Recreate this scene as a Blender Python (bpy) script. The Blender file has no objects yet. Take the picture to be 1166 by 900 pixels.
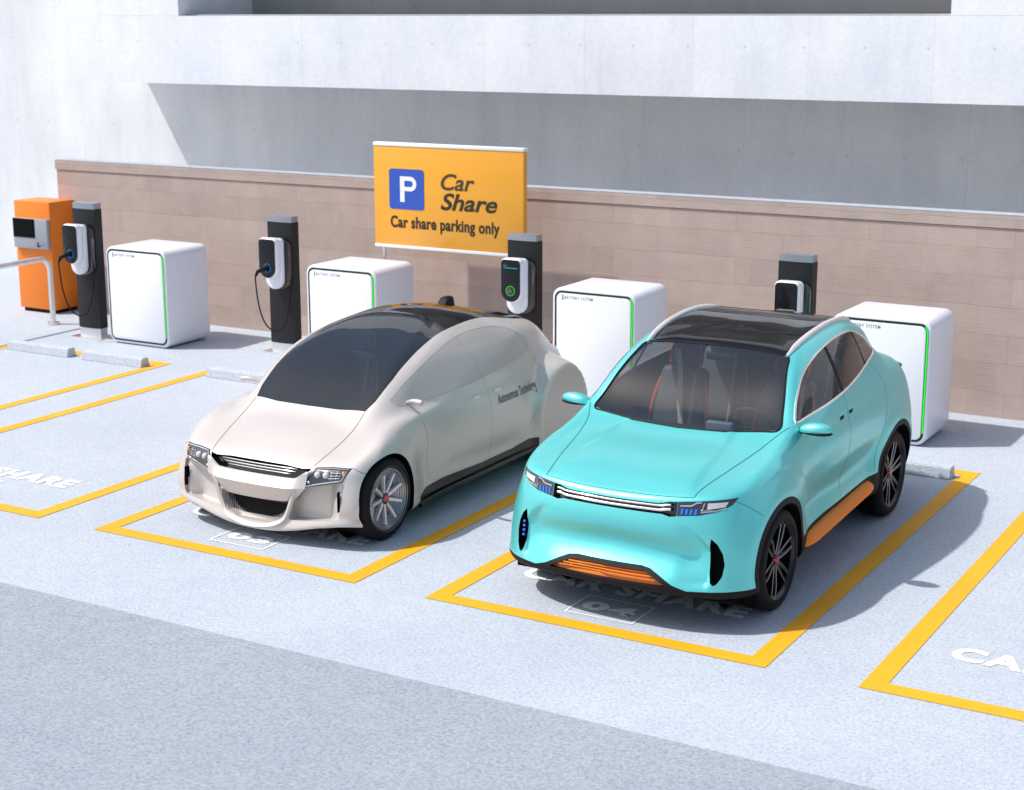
import bpy, bmesh, math, random
import numpy as np
from mathutils import Vector, Matrix
from mathutils.bvhtree import BVHTree
random.seed(4)
R=math.radians
C=bpy.context.scene.collection
scene=bpy.context.scene

# ---------------------------------------------------------------- materials
def nt(name):
    m=bpy.data.materials.new(name); m.use_nodes=True
    t=m.node_tree; b=t.nodes['Principled BSDF']
    return m,t,b
def lk(t,a,b): t.links.new(a,b)
def N(t,kind,**kw):
    n=t.nodes.new(kind)
    for k,v in kw.items():
        if k in n.inputs: n.inputs[k].default_value=v
        else: setattr(n,k,v)
    return n
def ramp(t,fac,stops):
    r=t.nodes.new('ShaderNodeValToRGB'); e=r.color_ramp.elements
    while len(e)<len(stops): e.new(.5)
    for i,(p,c) in enumerate(stops):
        e[i].position=p; e[i].color=(*c,1) if len(c)==3 else c
    lk(t,fac,r.inputs[0]); return r.outputs[0]
def mixc(t,fac,a,b,mode='MIX'):
    n=t.nodes.new('ShaderNodeMix'); n.data_type='RGBA'; n.blend_type=mode
    for i,v in ((0,fac),(6,a),(7,b)):
        if hasattr(v,'links'): lk(t,v,n.inputs[i])
        else: n.inputs[i].default_value=(*v,1) if isinstance(v,tuple) and len(v)==3 else v
    return n.outputs[2]
def mth(t,op,a,b=None,c=None):
    n=t.nodes.new('ShaderNodeMath'); n.operation=op
    for i,v in enumerate((a,b,c)):
        if v is None: continue
        if hasattr(v,'links'): lk(t,v,n.inputs[i])
        else: n.inputs[i].default_value=v
    return n.outputs[0]
def objco(t,scale=(1,1,1)):
    tc=t.nodes.new('ShaderNodeTexCoord'); mp=t.nodes.new('ShaderNodeMapping')
    mp.inputs['Scale'].default_value=scale; lk(t,tc.outputs['Object'],mp.inputs[0]); return mp.outputs[0]
def noise(t,co,scale,detail=3,rough=.5):
    n=N(t,'ShaderNodeTexNoise',Scale=scale,Detail=detail,Roughness=rough); lk(t,co,n.inputs['Vector']); return n.outputs['Fac']
def bump(t,b,h,strength=.3,dist=.01):
    n=N(t,'ShaderNodeBump',Strength=strength,Distance=dist); lk(t,h,n.inputs['Height']); lk(t,n.outputs[0],b.inputs['Normal'])
def simple(name,col,rough=.5,metal=0.,coat=0.,coatr=.05,spec=.5,emit=None,es=0.,var=0.,vs=6.,bmp=0.,bs=200.):
    m,t,b=nt(name)
    b.inputs['Base Color'].default_value=(*col,1); b.inputs['Roughness'].default_value=rough
    b.inputs['Metallic'].default_value=metal; b.inputs['Coat Weight'].default_value=coat
    b.inputs['Coat Roughness'].default_value=coatr; b.inputs['Specular IOR Level'].default_value=spec
    if emit: b.inputs['Emission Color'].default_value=(*emit,1); b.inputs['Emission Strength'].default_value=es
    if var:
        co=objco(t); f=noise(t,co,vs,4,.6)
        lk(t,ramp(t,f,[(.25,tuple(c*(1-var) for c in col)),(.75,tuple(min(1,c*(1+var)) for c in col))]),b.inputs['Base Color'])
        lk(t,mth(t,'MULTIPLY_ADD',f,.15,rough-.07),b.inputs['Roughness'])
    if bmp:
        co=objco(t); bump(t,b,noise(t,co,bs,2),bmp,.002)
    return m
def paving(name,base,sp=1.0):
    m,t,b=nt(name); co=objco(t)
    big=noise(t,co,.55,4,.6); med=noise(t,co,7,4,.65); fine=noise(t,co,42*sp,3,.7); grit=noise(t,co,120*sp,2,.8)
    c=ramp(t,fine,[(.30,tuple(x*.74 for x in base)),(.5,base),(.72,tuple(min(1,x*1.16) for x in base))])
    c=mixc(t,1.0,c,ramp(t,grit,[(.33,(.62,.63,.66)),(.47,(1,1,1))]),'MULTIPLY')
    c=mixc(t,1.0,c,ramp(t,big,[(.25,(.90,.91,.93)),(.7,(1.03,1.03,1.02))]),'MULTIPLY')
    c=mixc(t,1.0,c,ramp(t,med,[(.3,(.94,.94,.95)),(.7,(1.03,1.03,1.03))]),'MULTIPLY')
    lk(t,c,b.inputs['Base Color']); b.inputs['Roughness'].default_value=.85
    b.inputs['Specular IOR Level'].default_value=.25
    bump(t,b,mth(t,'ADD',fine,mth(t,'MULTIPLY',grit,.5)),.35,.006)
    return m
def line_paint(name,col,wear=.3):
    m,t,b=nt(name); co=objco(t)
    w=noise(t,co,60,3,.7); w2=noise(t,co,1.3,3,.6)
    c=mixc(t,1.0,ramp(t,w,[(.28,tuple(x*.82 for x in col)),(.6,col)]),ramp(t,w2,[(.3,(.93,.93,.93)),(.7,(1.04,1.04,1.04))]),'MULTIPLY')
    lk(t,c,b.inputs['Base Color']); b.inputs['Roughness'].default_value=.65
    bump(t,b,w,.3,.004); return m
def concrete(name,base,dots=True):
    m,t,b=nt(name); tc=t.nodes.new('ShaderNodeTexCoord'); co=tc.outputs['Object']
    sep=t.nodes.new('ShaderNodeSeparateXYZ'); lk(t,co,sep.inputs[0])
    mp=N(t,'ShaderNodeMapping'); mp.inputs['Scale'].default_value=(1,1,.22); lk(t,co,mp.inputs[0])
    st=noise(t,mp.outputs[0],1.7,6,.68); cl=noise(t,co,.8,5,.6); fn=noise(t,co,22,4,.7)
    pan=N(t,'ShaderNodeTexWhiteNoise',noise_dimensions='1D'); lk(t,mth(t,'FLOOR',mth(t,'DIVIDE',mth(t,'ADD',sep.outputs[0],20.3),1.42)),pan.inputs['W'])
    c=ramp(t,st,[(.28,tuple(x*.90 for x in base)),(.5,base),(.75,tuple(min(.93,x*1.07) for x in base))])
    c=mixc(t,1.0,c,ramp(t,cl,[(.3,(.89,.90,.92)),(.7,(1.03,1.02,1.0))]),'MULTIPLY')
    c=mixc(t,1.0,c,ramp(t,fn,[(.25,(.93,.93,.93)),(.6,(1.02,1.02,1.02))]),'MULTIPLY')
    c=mixc(t,1.0,c,ramp(t,pan.outputs[0],[(0,(.975,.975,.98)),(1,(1.01,1.01,1.01))]),'MULTIPLY')
    # vertical panel joints
    fx=mth(t,'FRACT',mth(t,'DIVIDE',mth(t,'ADD',sep.outputs[0],20.3),1.42))
    j=mth(t,'LESS_THAN',fx,.006)
    c=mixc(t,mth(t,'MULTIPLY',j,.22),c,tuple(x*.5 for x in base))
    # tie holes
    dx=mth(t,'SUBTRACT',mth(t,'FRACT',mth(t,'DIVIDE',mth(t,'ADD',sep.outputs[0],20.),.71)),.5)
    dz=mth(t,'SUBTRACT',mth(t,'FRACT',mth(t,'DIVIDE',mth(t,'ADD',sep.outputs[2],.08),.66)),.5)
    d=mth(t,'SQRT',mth(t,'ADD',mth(t,'POWER',mth(t,'MULTIPLY',dx,.71),2),mth(t,'POWER',mth(t,'MULTIPLY',dz,.66),2)))
    hole=mth(t,'LESS_THAN',d,.017)
    c=mixc(t,mth(t,'MULTIPLY',hole,.35),c,tuple(x*.45 for x in base))
    lk(t,c,b.inputs['Base Color']); b.inputs['Roughness'].default_value=.8; b.inputs['Specular IOR Level'].default_value=.2
    hh=mth(t,'SUBTRACT',mth(t,'MULTIPLY',fn,.4),mth(t,'ADD',hole,j))
    bump(t,b,hh,.5,.006); return m
def stone(name):
    m,t,b=nt(name); tc=t.nodes.new('ShaderNodeTexCoord'); co=tc.outputs['Object']
    sep=t.nodes.new('ShaderNodeSeparateXYZ'); lk(t,co,sep.inputs[0])
    wob=noise(t,co,1.6,3,.5)
    com=t.nodes.new('ShaderNodeCombineXYZ'); lk(t,sep.outputs[0],com.inputs[0])
    lk(t,mth(t,'ADD',sep.outputs[2],mth(t,'MULTIPLY',wob,.05)),com.inputs[1])
    br=N(t,'ShaderNodeTexBrick'); lk(t,com.outputs[0],br.inputs['Vector'])
    br.inputs['Scale'].default_value=1; br.inputs['Brick Width'].default_value=1.45; br.inputs['Row Height'].default_value=.285
    br.inputs['Mortar Size'].default_value=.003; br.inputs['Mortar Smooth'].default_value=.6; br.inputs['Bias'].default_value=0
    br.inputs['Color1'].default_value=(.535,.43,.372,1); br.inputs['Color2'].default_value=(.48,.385,.333,1); br.inputs['Mortar'].default_value=(.42,.33,.28,1)
    br.offset=.37
    br2=N(t,'ShaderNodeTexBrick'); lk(t,com.outputs[0],br2.inputs['Vector'])
    br2.inputs['Scale'].default_value=1; br2.inputs['Brick Width'].default_value=.47; br2.inputs['Row Height'].default_value=.285; br2.inputs['Mortar Size'].default_value=0
    br2.inputs['Color1'].default_value=(1,1,1,1); br2.inputs['Color2'].default_value=(.92,.91,.92,1); br2.offset=.61
    n1=noise(t,co,3.5,5,.65); n2=noise(t,co,35,4,.7)
    mp=N(t,'ShaderNodeMapping'); mp.inputs['Scale'].default_value=(1.2,1,22); lk(t,co,mp.inputs[0])
    n3=noise(t,mp.outputs[0],2.2,4,.7)
    c=mixc(t,1.0,br.outputs['Color'],br2.outputs['Color'],'MULTIPLY')
    c=mixc(t,1.0,c,ramp(t,n1,[(.3,(.92,.91,.90)),(.7,(1.06,1.05,1.05))]),'MULTIPLY')
    c=mixc(t,1.0,c,ramp(t,n3,[(.3,(.965,.96,.96)),(.65,(1.015,1.015,1.015))]),'MULTIPLY')
    rib=mth(t,'SINE',mth(t,'MULTIPLY',sep.outputs[2],2*math.pi/.019))
    ribm=mth(t,'MULTIPLY',rib,noise(t,co,1.1,2,.5))
    c=mixc(t,1.0,c,ramp(t,mth(t,'MULTIPLY_ADD',ribm,.5,.5),[(.25,(.965,.96,.96)),(.75,(1.015,1.015,1.015))]),'MULTIPLY')
    lk(t,c,b.inputs['Base Color']); b.inputs['Roughness'].default_value=.85; b.inputs['Specular IOR Level'].default_value=.2
    h=mth(t,'ADD',mth(t,'MULTIPLY',br.outputs['Fac'],-1.0),mth(t,'ADD',mth(t,'MULTIPLY',n3,.4),mth(t,'ADD',mth(t,'MULTIPLY',ribm,.18),mth(t,'MULTIPLY',n2,.25))))
    bump(t,b,h,.4,.008); return m
def carpaint(name,col,metal,rough,coat,dk=None):
    m,t,b=nt(name); co=objco(t)
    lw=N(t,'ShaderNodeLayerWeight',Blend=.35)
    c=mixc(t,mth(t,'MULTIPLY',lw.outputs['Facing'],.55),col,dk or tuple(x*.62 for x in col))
    fl=noise(t,co,900,1,.5)
    c=mixc(t,1.0,c,ramp(t,fl,[(.3,(.97,.97,.97)),(.7,(1.02,1.02,1.02))]),'MULTIPLY')
    lk(t,c,b.inputs['Base Color']); b.inputs['Metallic'].default_value=metal; b.inputs['Roughness'].default_value=rough
    b.inputs['Coat Weight'].default_value=coat; b.inputs['Coat Roughness'].default_value=.16
    return m
def glassmat(name,tint,dark=.5,gl=(1,1,1),hz=(.03,.035,.042)):
    # tinted pane: see-through, haze painted in as diffuse colour, sky reflection on top
    m=bpy.data.materials.new(name); m.use_nodes=True; t=m.node_tree
    for n in list(t.nodes): t.nodes.remove(n)
    o=t.nodes.new('ShaderNodeOutputMaterial')
    tr=N(t,'ShaderNodeBsdfTransparent'); tr.inputs[0].default_value=(*tint,1)
    df=N(t,'ShaderNodeBsdfDiffuse'); df.inputs[0].default_value=(*hz,1)
    mx=t.nodes.new('ShaderNodeMixShader'); mx.inputs[0].default_value=dark; lk(t,tr.outputs[0],mx.inputs[1]); lk(t,df.outputs[0],mx.inputs[2])
    g=N(t,'ShaderNodeBsdfGlossy',Roughness=.02); g.inputs[0].default_value=(*gl,1)
    lw=N(t,'ShaderNodeLayerWeight',Blend=.5)
    fr=mth(t,'MULTIPLY_ADD',mth(t,'POWER',lw.outputs['Facing'],4.2),.80,.045)
    m2=t.nodes.new('ShaderNodeMixShader'); lk(t,fr,m2.inputs[0]); lk(t,mx.outputs[0],m2.inputs[1]); lk(t,g.outputs[0],m2.inputs[2])
    lk(t,m2.outputs[0],o.inputs[0]); return m

M={}
M['ground']=paving('pale_paving',(.485,.528,.578))
M['front_paving']=paving('darker_paving',(.345,.382,.422),.9)
M['yellow']=line_paint('yellow_line',(.88,.41,.006))
M['white_line']=line_paint('white_line',(.98,.98,.98))
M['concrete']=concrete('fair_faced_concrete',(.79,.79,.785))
M['parapet']=concrete('sunlit_concrete',(.88,.90,.93))  # paler copy of the wall concrete, sunlight put into its colour
M['concrete_dark']=concrete('shaded_concrete',(.40,.395,.385))  # darker copy for the balcony recess, ceiling shade put into its colour
M['stop']=paving('wheel_stop_concrete',(.54,.57,.62),1.3)
M['stone']=stone('pink_stone')
M['cap']=simple('stone_cap',(.535,.43,.375),.85,var=.05,vs=5,bmp=.3)
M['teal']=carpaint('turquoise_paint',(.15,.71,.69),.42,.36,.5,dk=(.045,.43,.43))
M['pearl']=carpaint('pearl_paint',(.66,.61,.565),.22,.38,.45,dk=(.36,.30,.265))  # brown edge tint paints in warm reflections along the sides
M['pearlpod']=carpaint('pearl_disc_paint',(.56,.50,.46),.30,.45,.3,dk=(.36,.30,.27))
M['blackplast']=simple('black_cladding',(.007,.0065,.0075),.6,spec=.22,bmp=.1,bs=500)
M['glossblack']=simple('gloss_black',(.006,.006,.007),.08,coat=1)
M['sillblack']=simple('sill_black',(.006,.006,.007),.28,spec=.4)
M['roofglass']=simple('black_roof_glass',(.004,.0038,.0035),.05,spec=.32)
M['windscreen']=glassmat('windscreen_glass',(.64,.69,.74),.26,hz=(.055,.072,.092))
M['darkscreen']=glassmat('dark_windscreen_glass',(.36,.41,.46),.42,hz=(.033,.045,.060))
M['sideglass']=glassmat('side_glass',(.92,.88,.84),.06,hz=(.06,.055,.05))
M['pearlglass']=carpaint('pearl_window',(.56,.51,.47),.22,.34,.4,dk=(.32,.27,.235))
M['chrome']=simple('chrome',(.9,.88,.86),.06,metal=1)
M['satin']=simple('satin_trim',(.86,.80,.76),.25,metal=.9)
M['railwhite']=simple('pale_satin_rail',(.80,.75,.73),.3,metal=.35,coat=.5)
M['alu']=simple('brushed_aluminium',(.72,.73,.76),.3,metal=.85,var=.05,vs=30)
M['steel']=simple('galvanised_rail',(.75,.76,.78),.28,metal=.9,var=.1,vs=8)
M['orange']=simple('orange_paint',(.78,.20,.006),.42,coat=.3,var=.03,vs=3)
M['machine']=simple('orange_cabinet',(.86,.215,.008),.5,coat=.1,var=.03,vs=2)
M['sideboard']=simple('orange_running_board',(1.0,.235,.0),.42,spec=.3)
M['rubber']=simple('tyre_rubber',(.008,.008,.009),.75,spec=.25,bmp=.25,bs=120)
M['rimblack']=simple('black_rim',(.006,.006,.007),.22,spec=.4)
M['rimgrey']=simple('grey_rim',(.34,.335,.36),.30,metal=.8)
M['spokesilver']=simple('silver_spoke',(.70,.71,.74),.25,metal=.45,coat=.6)
M['disc']=simple('brake_disc',(.30,.30,.30),.3,metal=1)
M['red']=simple('red_hub',(.75,.02,.015),.3,coat=.5)
M['seamteal']=simple('door_gap_turquoise',(.05,.30,.31),.6)
M['seampearl']=simple('door_gap_pearl',(.42,.39,.37),.6)
M['seam']=simple('panel_gap',(.02,.02,.02),.8)
M['well']=simple('wheel_well',(.006,.006,.006),.95,spec=.1)
M['liner']=simple('cabin_lining',(.014,.016,.019),.95,spec=.0)
M['seat']=simple('seat_leather',(.085,.10,.115),.55,bmp=.1)
M['seatpipe']=simple('orange_piping',(.75,.10,.03),.5)
M['seatband']=simple('beige_seat_band',(.33,.28,.21),.6)
M['belt']=simple('beige_belt',(.5,.46,.36),.7)
M['dash']=simple('dashboard_vinyl',(.03,.03,.034),.6)
M['white']=simple('white_enamel',(.78,.80,.86),.35,coat=.3,coatr=.2)
M['panel']=simple('white_front_panel',(.82,.84,.90),.42,spec=.3)
M['gapgreen']=simple('dark_green_gap',(.004,.02,.008),.3)
M['green']=simple('green_led',(.01,.5,.02),.4,emit=(.01,1,.03),es=.75)
M['greenring']=simple('green_ring',(.01,.4,.02),.4,emit=(.02,.9,.05),es=.32)
M['bluering']=simple('blue_ring',(.01,.08,.2),.4,emit=(.01,.22,.6),es=.35)
M['cyan']=simple('cyan_display',(.0,.1,.12),.4,emit=(0,.55,.7),es=.6)
M['blueled']=simple('blue_led',(.01,.1,.5),.4,emit=(.02,.22,1),es=.5)
M['charger']=simple('charcoal_post',(.014,.015,.018),.5,spec=.3)
M['facep']=simple('black_face_plate',(.006,.007,.010),.15,spec=.35)
M['signor']=simple('sign_orange',(.84,.37,.018),.32,coat=.5,coatr=.08)
M['signblue']=simple('sign_blue',(.02,.085,.47),.35,coat=.3)
M['signwhite']=simple('sign_white',(.85,.85,.85),.4)
M['ink']=simple('sign_black_ink',(.03,.02,.004),.5)
M['inkgrey']=simple('grey_print',(.13,.13,.15),.6)
M['doorink']=simple('door_print',(.15,.14,.14),.5)
M['capgrey']=simple('post_cap_metal',(.36,.38,.43),.35,metal=.7)
M['screen']=simple('dark_screen',(.003,.003,.004),.4,spec=.08)
M['greyp']=simple('grey_panel',(.36,.38,.42),.45,metal=.2)
M['lampdark']=simple('lamp_housing',(.03,.035,.05),.12,coat=1)
M['lens']=simple('lamp_lens',(.62,.61,.58),.12,coat=1)
M['amber']=simple('amber_reflector',(.85,.35,.02),.2,coat=1)
M['mesh']=simple('black_grille_mesh',(.01,.01,.011),.5)
M['redlamp']=simple('red_lamp',(.5,.01,.01),.2,coat=1)

# ---------------------------------------------------------------- helpers
def obj(name,bm,mat=None,parent=None,smooth=False,loc=None,ang=38,label=None):
    me=bpy.data.meshes.new(name); bm.normal_update(); bm.to_mesh(me); bm.free()
    if smooth:
        me.polygons.foreach_set('use_smooth',[True]*len(me.polygons)); me.set_sharp_from_angle(angle=R(ang))
    if mat is not None:
        for m_ in (mat if isinstance(mat,(list,tuple)) else [mat]): me.materials.append(m_)
    o=bpy.data.objects.new(name,me); C.objects.link(o)
    if parent is not None: o.parent=parent
    if loc is not None: o.location=loc
    if label: o['label']=label
    return o
def thing(name,label,cat,loc,group=None,rz=0):
    o=bpy.data.objects.new(name,None); C.objects.link(o); o.location=loc; o.rotation_euler=(0,0,rz); o.empty_display_size=.2
    o['label']=label; o['category']=cat
    if group: o['group']=group
    return o
def tag(o,label=None,cat=None,group=None,kind=None):
    if label: o['label']=label
    if cat: o['category']=cat
    if group: o['group']=group
    if kind: o['kind']=kind
    return o
def copytree(o,parent=None):
    c=o.copy(); C.objects.link(c); c.parent=parent
    for ch in list(o.children): copytree(ch,c)
    return c
def box(bm,x0,x1,y0,y1,z0,z1,bev=0,seg=2):
    v=[bm.verts.new((x,y,z)) for x in (x0,x1) for y in (y0,y1) for z in (z0,z1)]
    f=[bm.faces.new([v[i] for i in q]) for q in ((0,1,3,2),(4,6,7,5),(0,4,5,1),(2,3,7,6),(0,2,6,4),(1,5,7,3))]
    bmesh.ops.recalc_face_normals(bm,faces=f)
    if bev:
        es=list({e for ff in f for e in ff.edges}); bmesh.ops.bevel(bm,geom=es,offset=bev,segments=seg,affect='EDGES',profile=.5)
    return f
def B(*a,**k):
    bm=bmesh.new(); box(bm,*a,**k); return bm
def tube(bm,pts,r,seg=8,cap=True,closed=False):
    pts=[Vector(p) for p in pts]; n=len(pts); rings=[]; rr=r if isinstance(r,(list,tuple)) else [r]*n
    up=None
    for i,p in enumerate(pts):
        if closed: d=(pts[(i+1)%n]-pts[i-1])
        else: d=(pts[min(i+1,n-1)]-pts[max(i-1,0)])
        if d.length<1e-9: d=Vector((0,0,1))
        d.normalize()
        if up is None:
            up=Vector((0,0,1)) if abs(d.z)<.9 else Vector((1,0,0))
        s=d.cross(up)
        if s.length<1e-5: s=d.orthogonal()
        s.normalize(); up=s.cross(d).normalized()
        rings.append([bm.verts.new(p+(s*math.cos(a)+up*math.sin(a))*rr[i]) for a in [2*math.pi*k/seg for k in range(seg)]])
    for i in range(n if closed else n-1):
        a=rings[i]; b=rings[(i+1)%n]
        for k in range(seg): bm.faces.new((a[k],a[(k+1)%seg],b[(k+1)%seg],b[k]))
    if cap and not closed:
        bm.faces.new(rings[0][::-1]); bm.faces.new(rings[-1])
def T(pts,r,**k):
    bm=bmesh.new(); tube(bm,pts,r,**k); return bm
def rrect(w,h,r,n=8,cx=0,cy=0):
    pts=[]
    r=list(r) if isinstance(r,(list,tuple)) else [r]*4   # tr, tl, bl, br
    for (sx,sy,a0,rr) in ((1,1,0,r[0]),(-1,1,90,r[1]),(-1,-1,180,r[2]),(1,-1,270,r[3])):
        for k in range(n+1):
            a=R(a0+90*k/n); pts.append((cx+sx*(w/2-rr)+rr*math.cos(a),cy+sy*(h/2-rr)+rr*math.sin(a)))
    return pts
def prism_y(bm,pts,y0,y1,bev=0,seg=2):
    """polygon in XZ extruded along Y; y0 is the front"""
    a=[bm.verts.new((x,y0,z)) for x,z in pts]; b=[bm.verts.new((x,y1,z)) for x,z in pts]
    n=len(pts); fr=bm.faces.new(a); bk=bm.faces.new(b[::-1]); fs=[fr,bk]
    for i in range(n): fs.append(bm.faces.new((a[i],b[i],b[(i+1)%n],a[(i+1)%n])))
    bmesh.ops.recalc_face_normals(bm,faces=fs)
    if bev:
        bmesh.ops.bevel(bm,geom=list(fr.edges)+list(bk.edges),offset=bev,segments=seg,affect='EDGES',profile=.5)
def PY(pts,y0,y1,**k):
    bm=bmesh.new(); prism_y(bm,pts,y0,y1,**k); return bm
def lathe_x(bm,prof,cx,cy,cz,seg=48,sx=1):
    """profile [(radius, x)] turned round the X axis"""
    rings=[[bm.verts.new((cx+sx*x,cy+r*math.cos(2*math.pi*k/seg),cz+r*math.sin(2*math.pi*k/seg))) for k in range(seg)] for r,x in prof]
    fs=[]
    for a,b in zip(rings[:-1],rings[1:]):
        for k in range(seg): fs.append(bm.faces.new((a[k],b[k],b[(k+1)%seg],a[(k+1)%seg])))
    bmesh.ops.remove_doubles(bm,verts=[v for r in rings for v in r],dist=1e-6)
    bmesh.ops.recalc_face_normals(bm,faces=[f for f in fs if f.is_valid])
def ring_y(bm,cx,cz,y,r0,r1,seg=32,t=.004):
    prof=[(r0,0),(r0,-t),(r1,-t),(r1,0)]
    rings=[[bm.verts.new((cx+r*math.cos(2*math.pi*k/seg),y+d,cz+r*math.sin(2*math.pi*k/seg))) for k in range(seg)] for r,d in prof]
    for a,b in zip(rings[:-1],rings[1:]):
        for k in range(seg): bm.faces.new((a[k],a[(k+1)%seg],b[(k+1)%seg],b[k]))
def text_bm(s,size=1,bold=0,shear=0,sx=1,space=1,res=3,extrude=0,align='LEFT'):
    cu=bpy.data.curves.new('tmp_text','FONT'); cu.body=s; cu.size=size; cu.offset=bold; cu.shear=shear
    cu.space_character=space; cu.resolution_u=res; cu.extrude=extrude; cu.align_x=align
    o=bpy.data.objects.new('tmp_text',cu); C.objects.link(o)
    dg=bpy.context.evaluated_depsgraph_get(); me=bpy.data.meshes.new_from_object(o.evaluated_get(dg))
    bm=bmesh.new(); bm.from_mesh(me); bpy.data.objects.remove(o); bpy.data.curves.remove(cu); bpy.data.meshes.remove(me)
    for v in bm.verts: v.co.x*=sx
    return bm
def fit_text(s,x0,x1,y0,y1,bold=0,shear=0,space=1,res=3,base_h=None):
    """text scaled so the capitals fill the rectangle exactly"""
    bm=text_bm(s,1,bold,shear,1,space,res)
    xs=[v.co.x for v in bm.verts]; ys=[v.co.y for v in bm.verts]
    h0,h1=(min(ys),max(ys)) if base_h is None else base_h
    a,b=min(xs),max(xs)
    for v in bm.verts:
        v.co.x=x0+(v.co.x-a)/(b-a)*(x1-x0); v.co.y=y0+(v.co.y-h0)/(h1-h0)*(y1-y0)
    return bm
CAP=(0,.70)
def wall_text(bm,y):
    for v in bm.verts: v.co=Vector((v.co.x,y,v.co.y))
    for f in bm.faces:
        f.normal_update()
        if f.normal.y>0: f.normal_flip()
    return bm

# ---------------------------------------------------------------- ground and markings
def sheet(x0,x1,y0,y1,z):
    bm=bmesh.new(); bm.faces.new([bm.verts.new(p) for p in ((x0,y0,z),(x1,y0,z),(x1,y1,z),(x0,y1,z))]); return bm
tag(obj('ground',sheet(-400,400,-400,400,0),M['ground']),'pale grey speckled concrete paving of the car park',kind='structure')
tag(obj('front_paving',sheet(-60,60,-9.5,-1.24,.004),M['front_paving']),'darker grey paving in front of the bays',kind='structure')  # darker sheet just above the ground, straight edge before the bays
P=3.0932; W=2.5; L=5.075; LW=.14
def bay(k):
    x0=P*k
    bm=bmesh.new(); z=.004; w=.175
    out=[(x0,0),(x0+W,0),(x0+W,L),(x0,L)]; inn=[(x0+w*.8,LW),(x0+W-w*.8,LW),(x0+W-w*.8,L-LW),(x0+w*.8,L-LW)]
    o_=[bm.verts.new((x,y,z)) for x,y in out]; i_=[bm.verts.new((x,y,z)) for x,y in inn]
    for j in range(4): bm.faces.new((o_[j],o_[(j+1)%4],i_[(j+1)%4],i_[j]))
    tag(obj('bay_outline',bm,M['yellow']),'yellow painted outline of parking bay %02d'%(k+3),kind='structure')
def letters(k,num):
    x0=P*k; z=.004
    bm=fit_text('CAR SHARE',x0+.335,x0+2.055,.712,.945,bold=.045,space=1.12)
    for v in bm.verts: v.co.z=z
    b2=fit_text(num,x0+1.005,x0+1.405,.362,.522,bold=.045,space=1.1)
    for v in b2.verts: v.co.z=z
    me=bpy.data.meshes.new('t'); b2.to_mesh(me); b2.free(); bm.from_mesh(me); bpy.data.meshes.remove(me)
    a,b,c,d,w=x0+.955,x0+1.467,.255,.615,.013
    for r_ in ((a,b,c,c+w),(a,b,d-w,d),(a,a+w,c+w,d-w),(b-w,b,c+w,d-w)):
        bm.faces.new([bm.verts.new(p) for p in ((r_[0],r_[2],z),(r_[1],r_[2],z),(r_[1],r_[3],z),(r_[0],r_[3],z))])
    tag(obj('bay_lettering',bm,M['white_line']),'white CAR SHARE lettering and boxed number %s painted on the paving'%num,kind='structure')
for k in (-3,-2,-1,0,1,2): bay(k)
for k in (-1,0,1,2): letters(k,'%02d'%(k+3))

# ---------------------------------------------------------------- wheel stops
def stop_bm(l):
    bm=bmesh.new()
    pr=[(-.075,0),(-.055,.085),(-.04,.1),(.04,.1),(.055,.085),(.075,0)]
    a=[bm.verts.new((-l/2,y,z)) for y,z in pr]; b=[bm.verts.new((l/2,y,z)) for y,z in pr]
    for i in range(len(pr)): j=(i+1)%len(pr); bm.faces.new((a[i],b[i],b[j],a[j]))
    bm.faces.new(a[::-1]); bm.faces.new(b); bmesh.ops.recalc_face_normals(bm,faces=bm.faces[:])
    bmesh.ops.bevel(bm,geom=[e for e in bm.edges if e.calc_length()<.12],offset=.006,segments=2,affect='EDGES')
    return bm
s0=None
for x0,x1,lab in ((-5.985,-4.985,'concrete wheel stop nearest the metal handrail, in the far left bay'),
                  (-4.77,-3.84,'concrete wheel stop in front of the leftmost white battery cabinet'),
                  (-2.89,-1.93,'concrete wheel stop ending beside the left mirror of the pearl car'),
                  (-1.62,-.70,'concrete wheel stop hidden behind the pearl car windscreen'),
                  (.30,1.26,None),(1.50,2.40,None),(3.35,4.25,None),
                  (4.46,5.42,'concrete wheel stop behind the rear wheel of the turquoise car')):
    if lab is None or 'hidden' in lab: continue
    o=obj('wheel_stop',stop_bm(x1-x0),M['stop'],loc=((x0+x1)/2,4.80,.004),smooth=True,ang=30)
    tag(o,lab,'wheel stop','concrete wheel stops at the bay ends')

# ---------------------------------------------------------------- low stone wall
t=thing('stone_wall','low pinkish stone block wall behind the chargers and battery cabinets','wall',(0,7.18,0))
bm=bmesh.new(); box(bm,-7.47,16,0,.21,0,1.885); obj('block_courses',bm,M['stone'],t)
bm=bmesh.new(); box(bm,-7.485,16.02,-.012,.22,1.892,2.018); obj('coping',bm,M['stone'],t)
bm=sheet(-7.48,16.0,-.009,.217,2.0215); obj('coping_top',bm,simple('skylit_top',(.36,.41,.48),.8,var=.12,vs=20),t)  # bluish sky light painted into the colour of this top sheet

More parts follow.
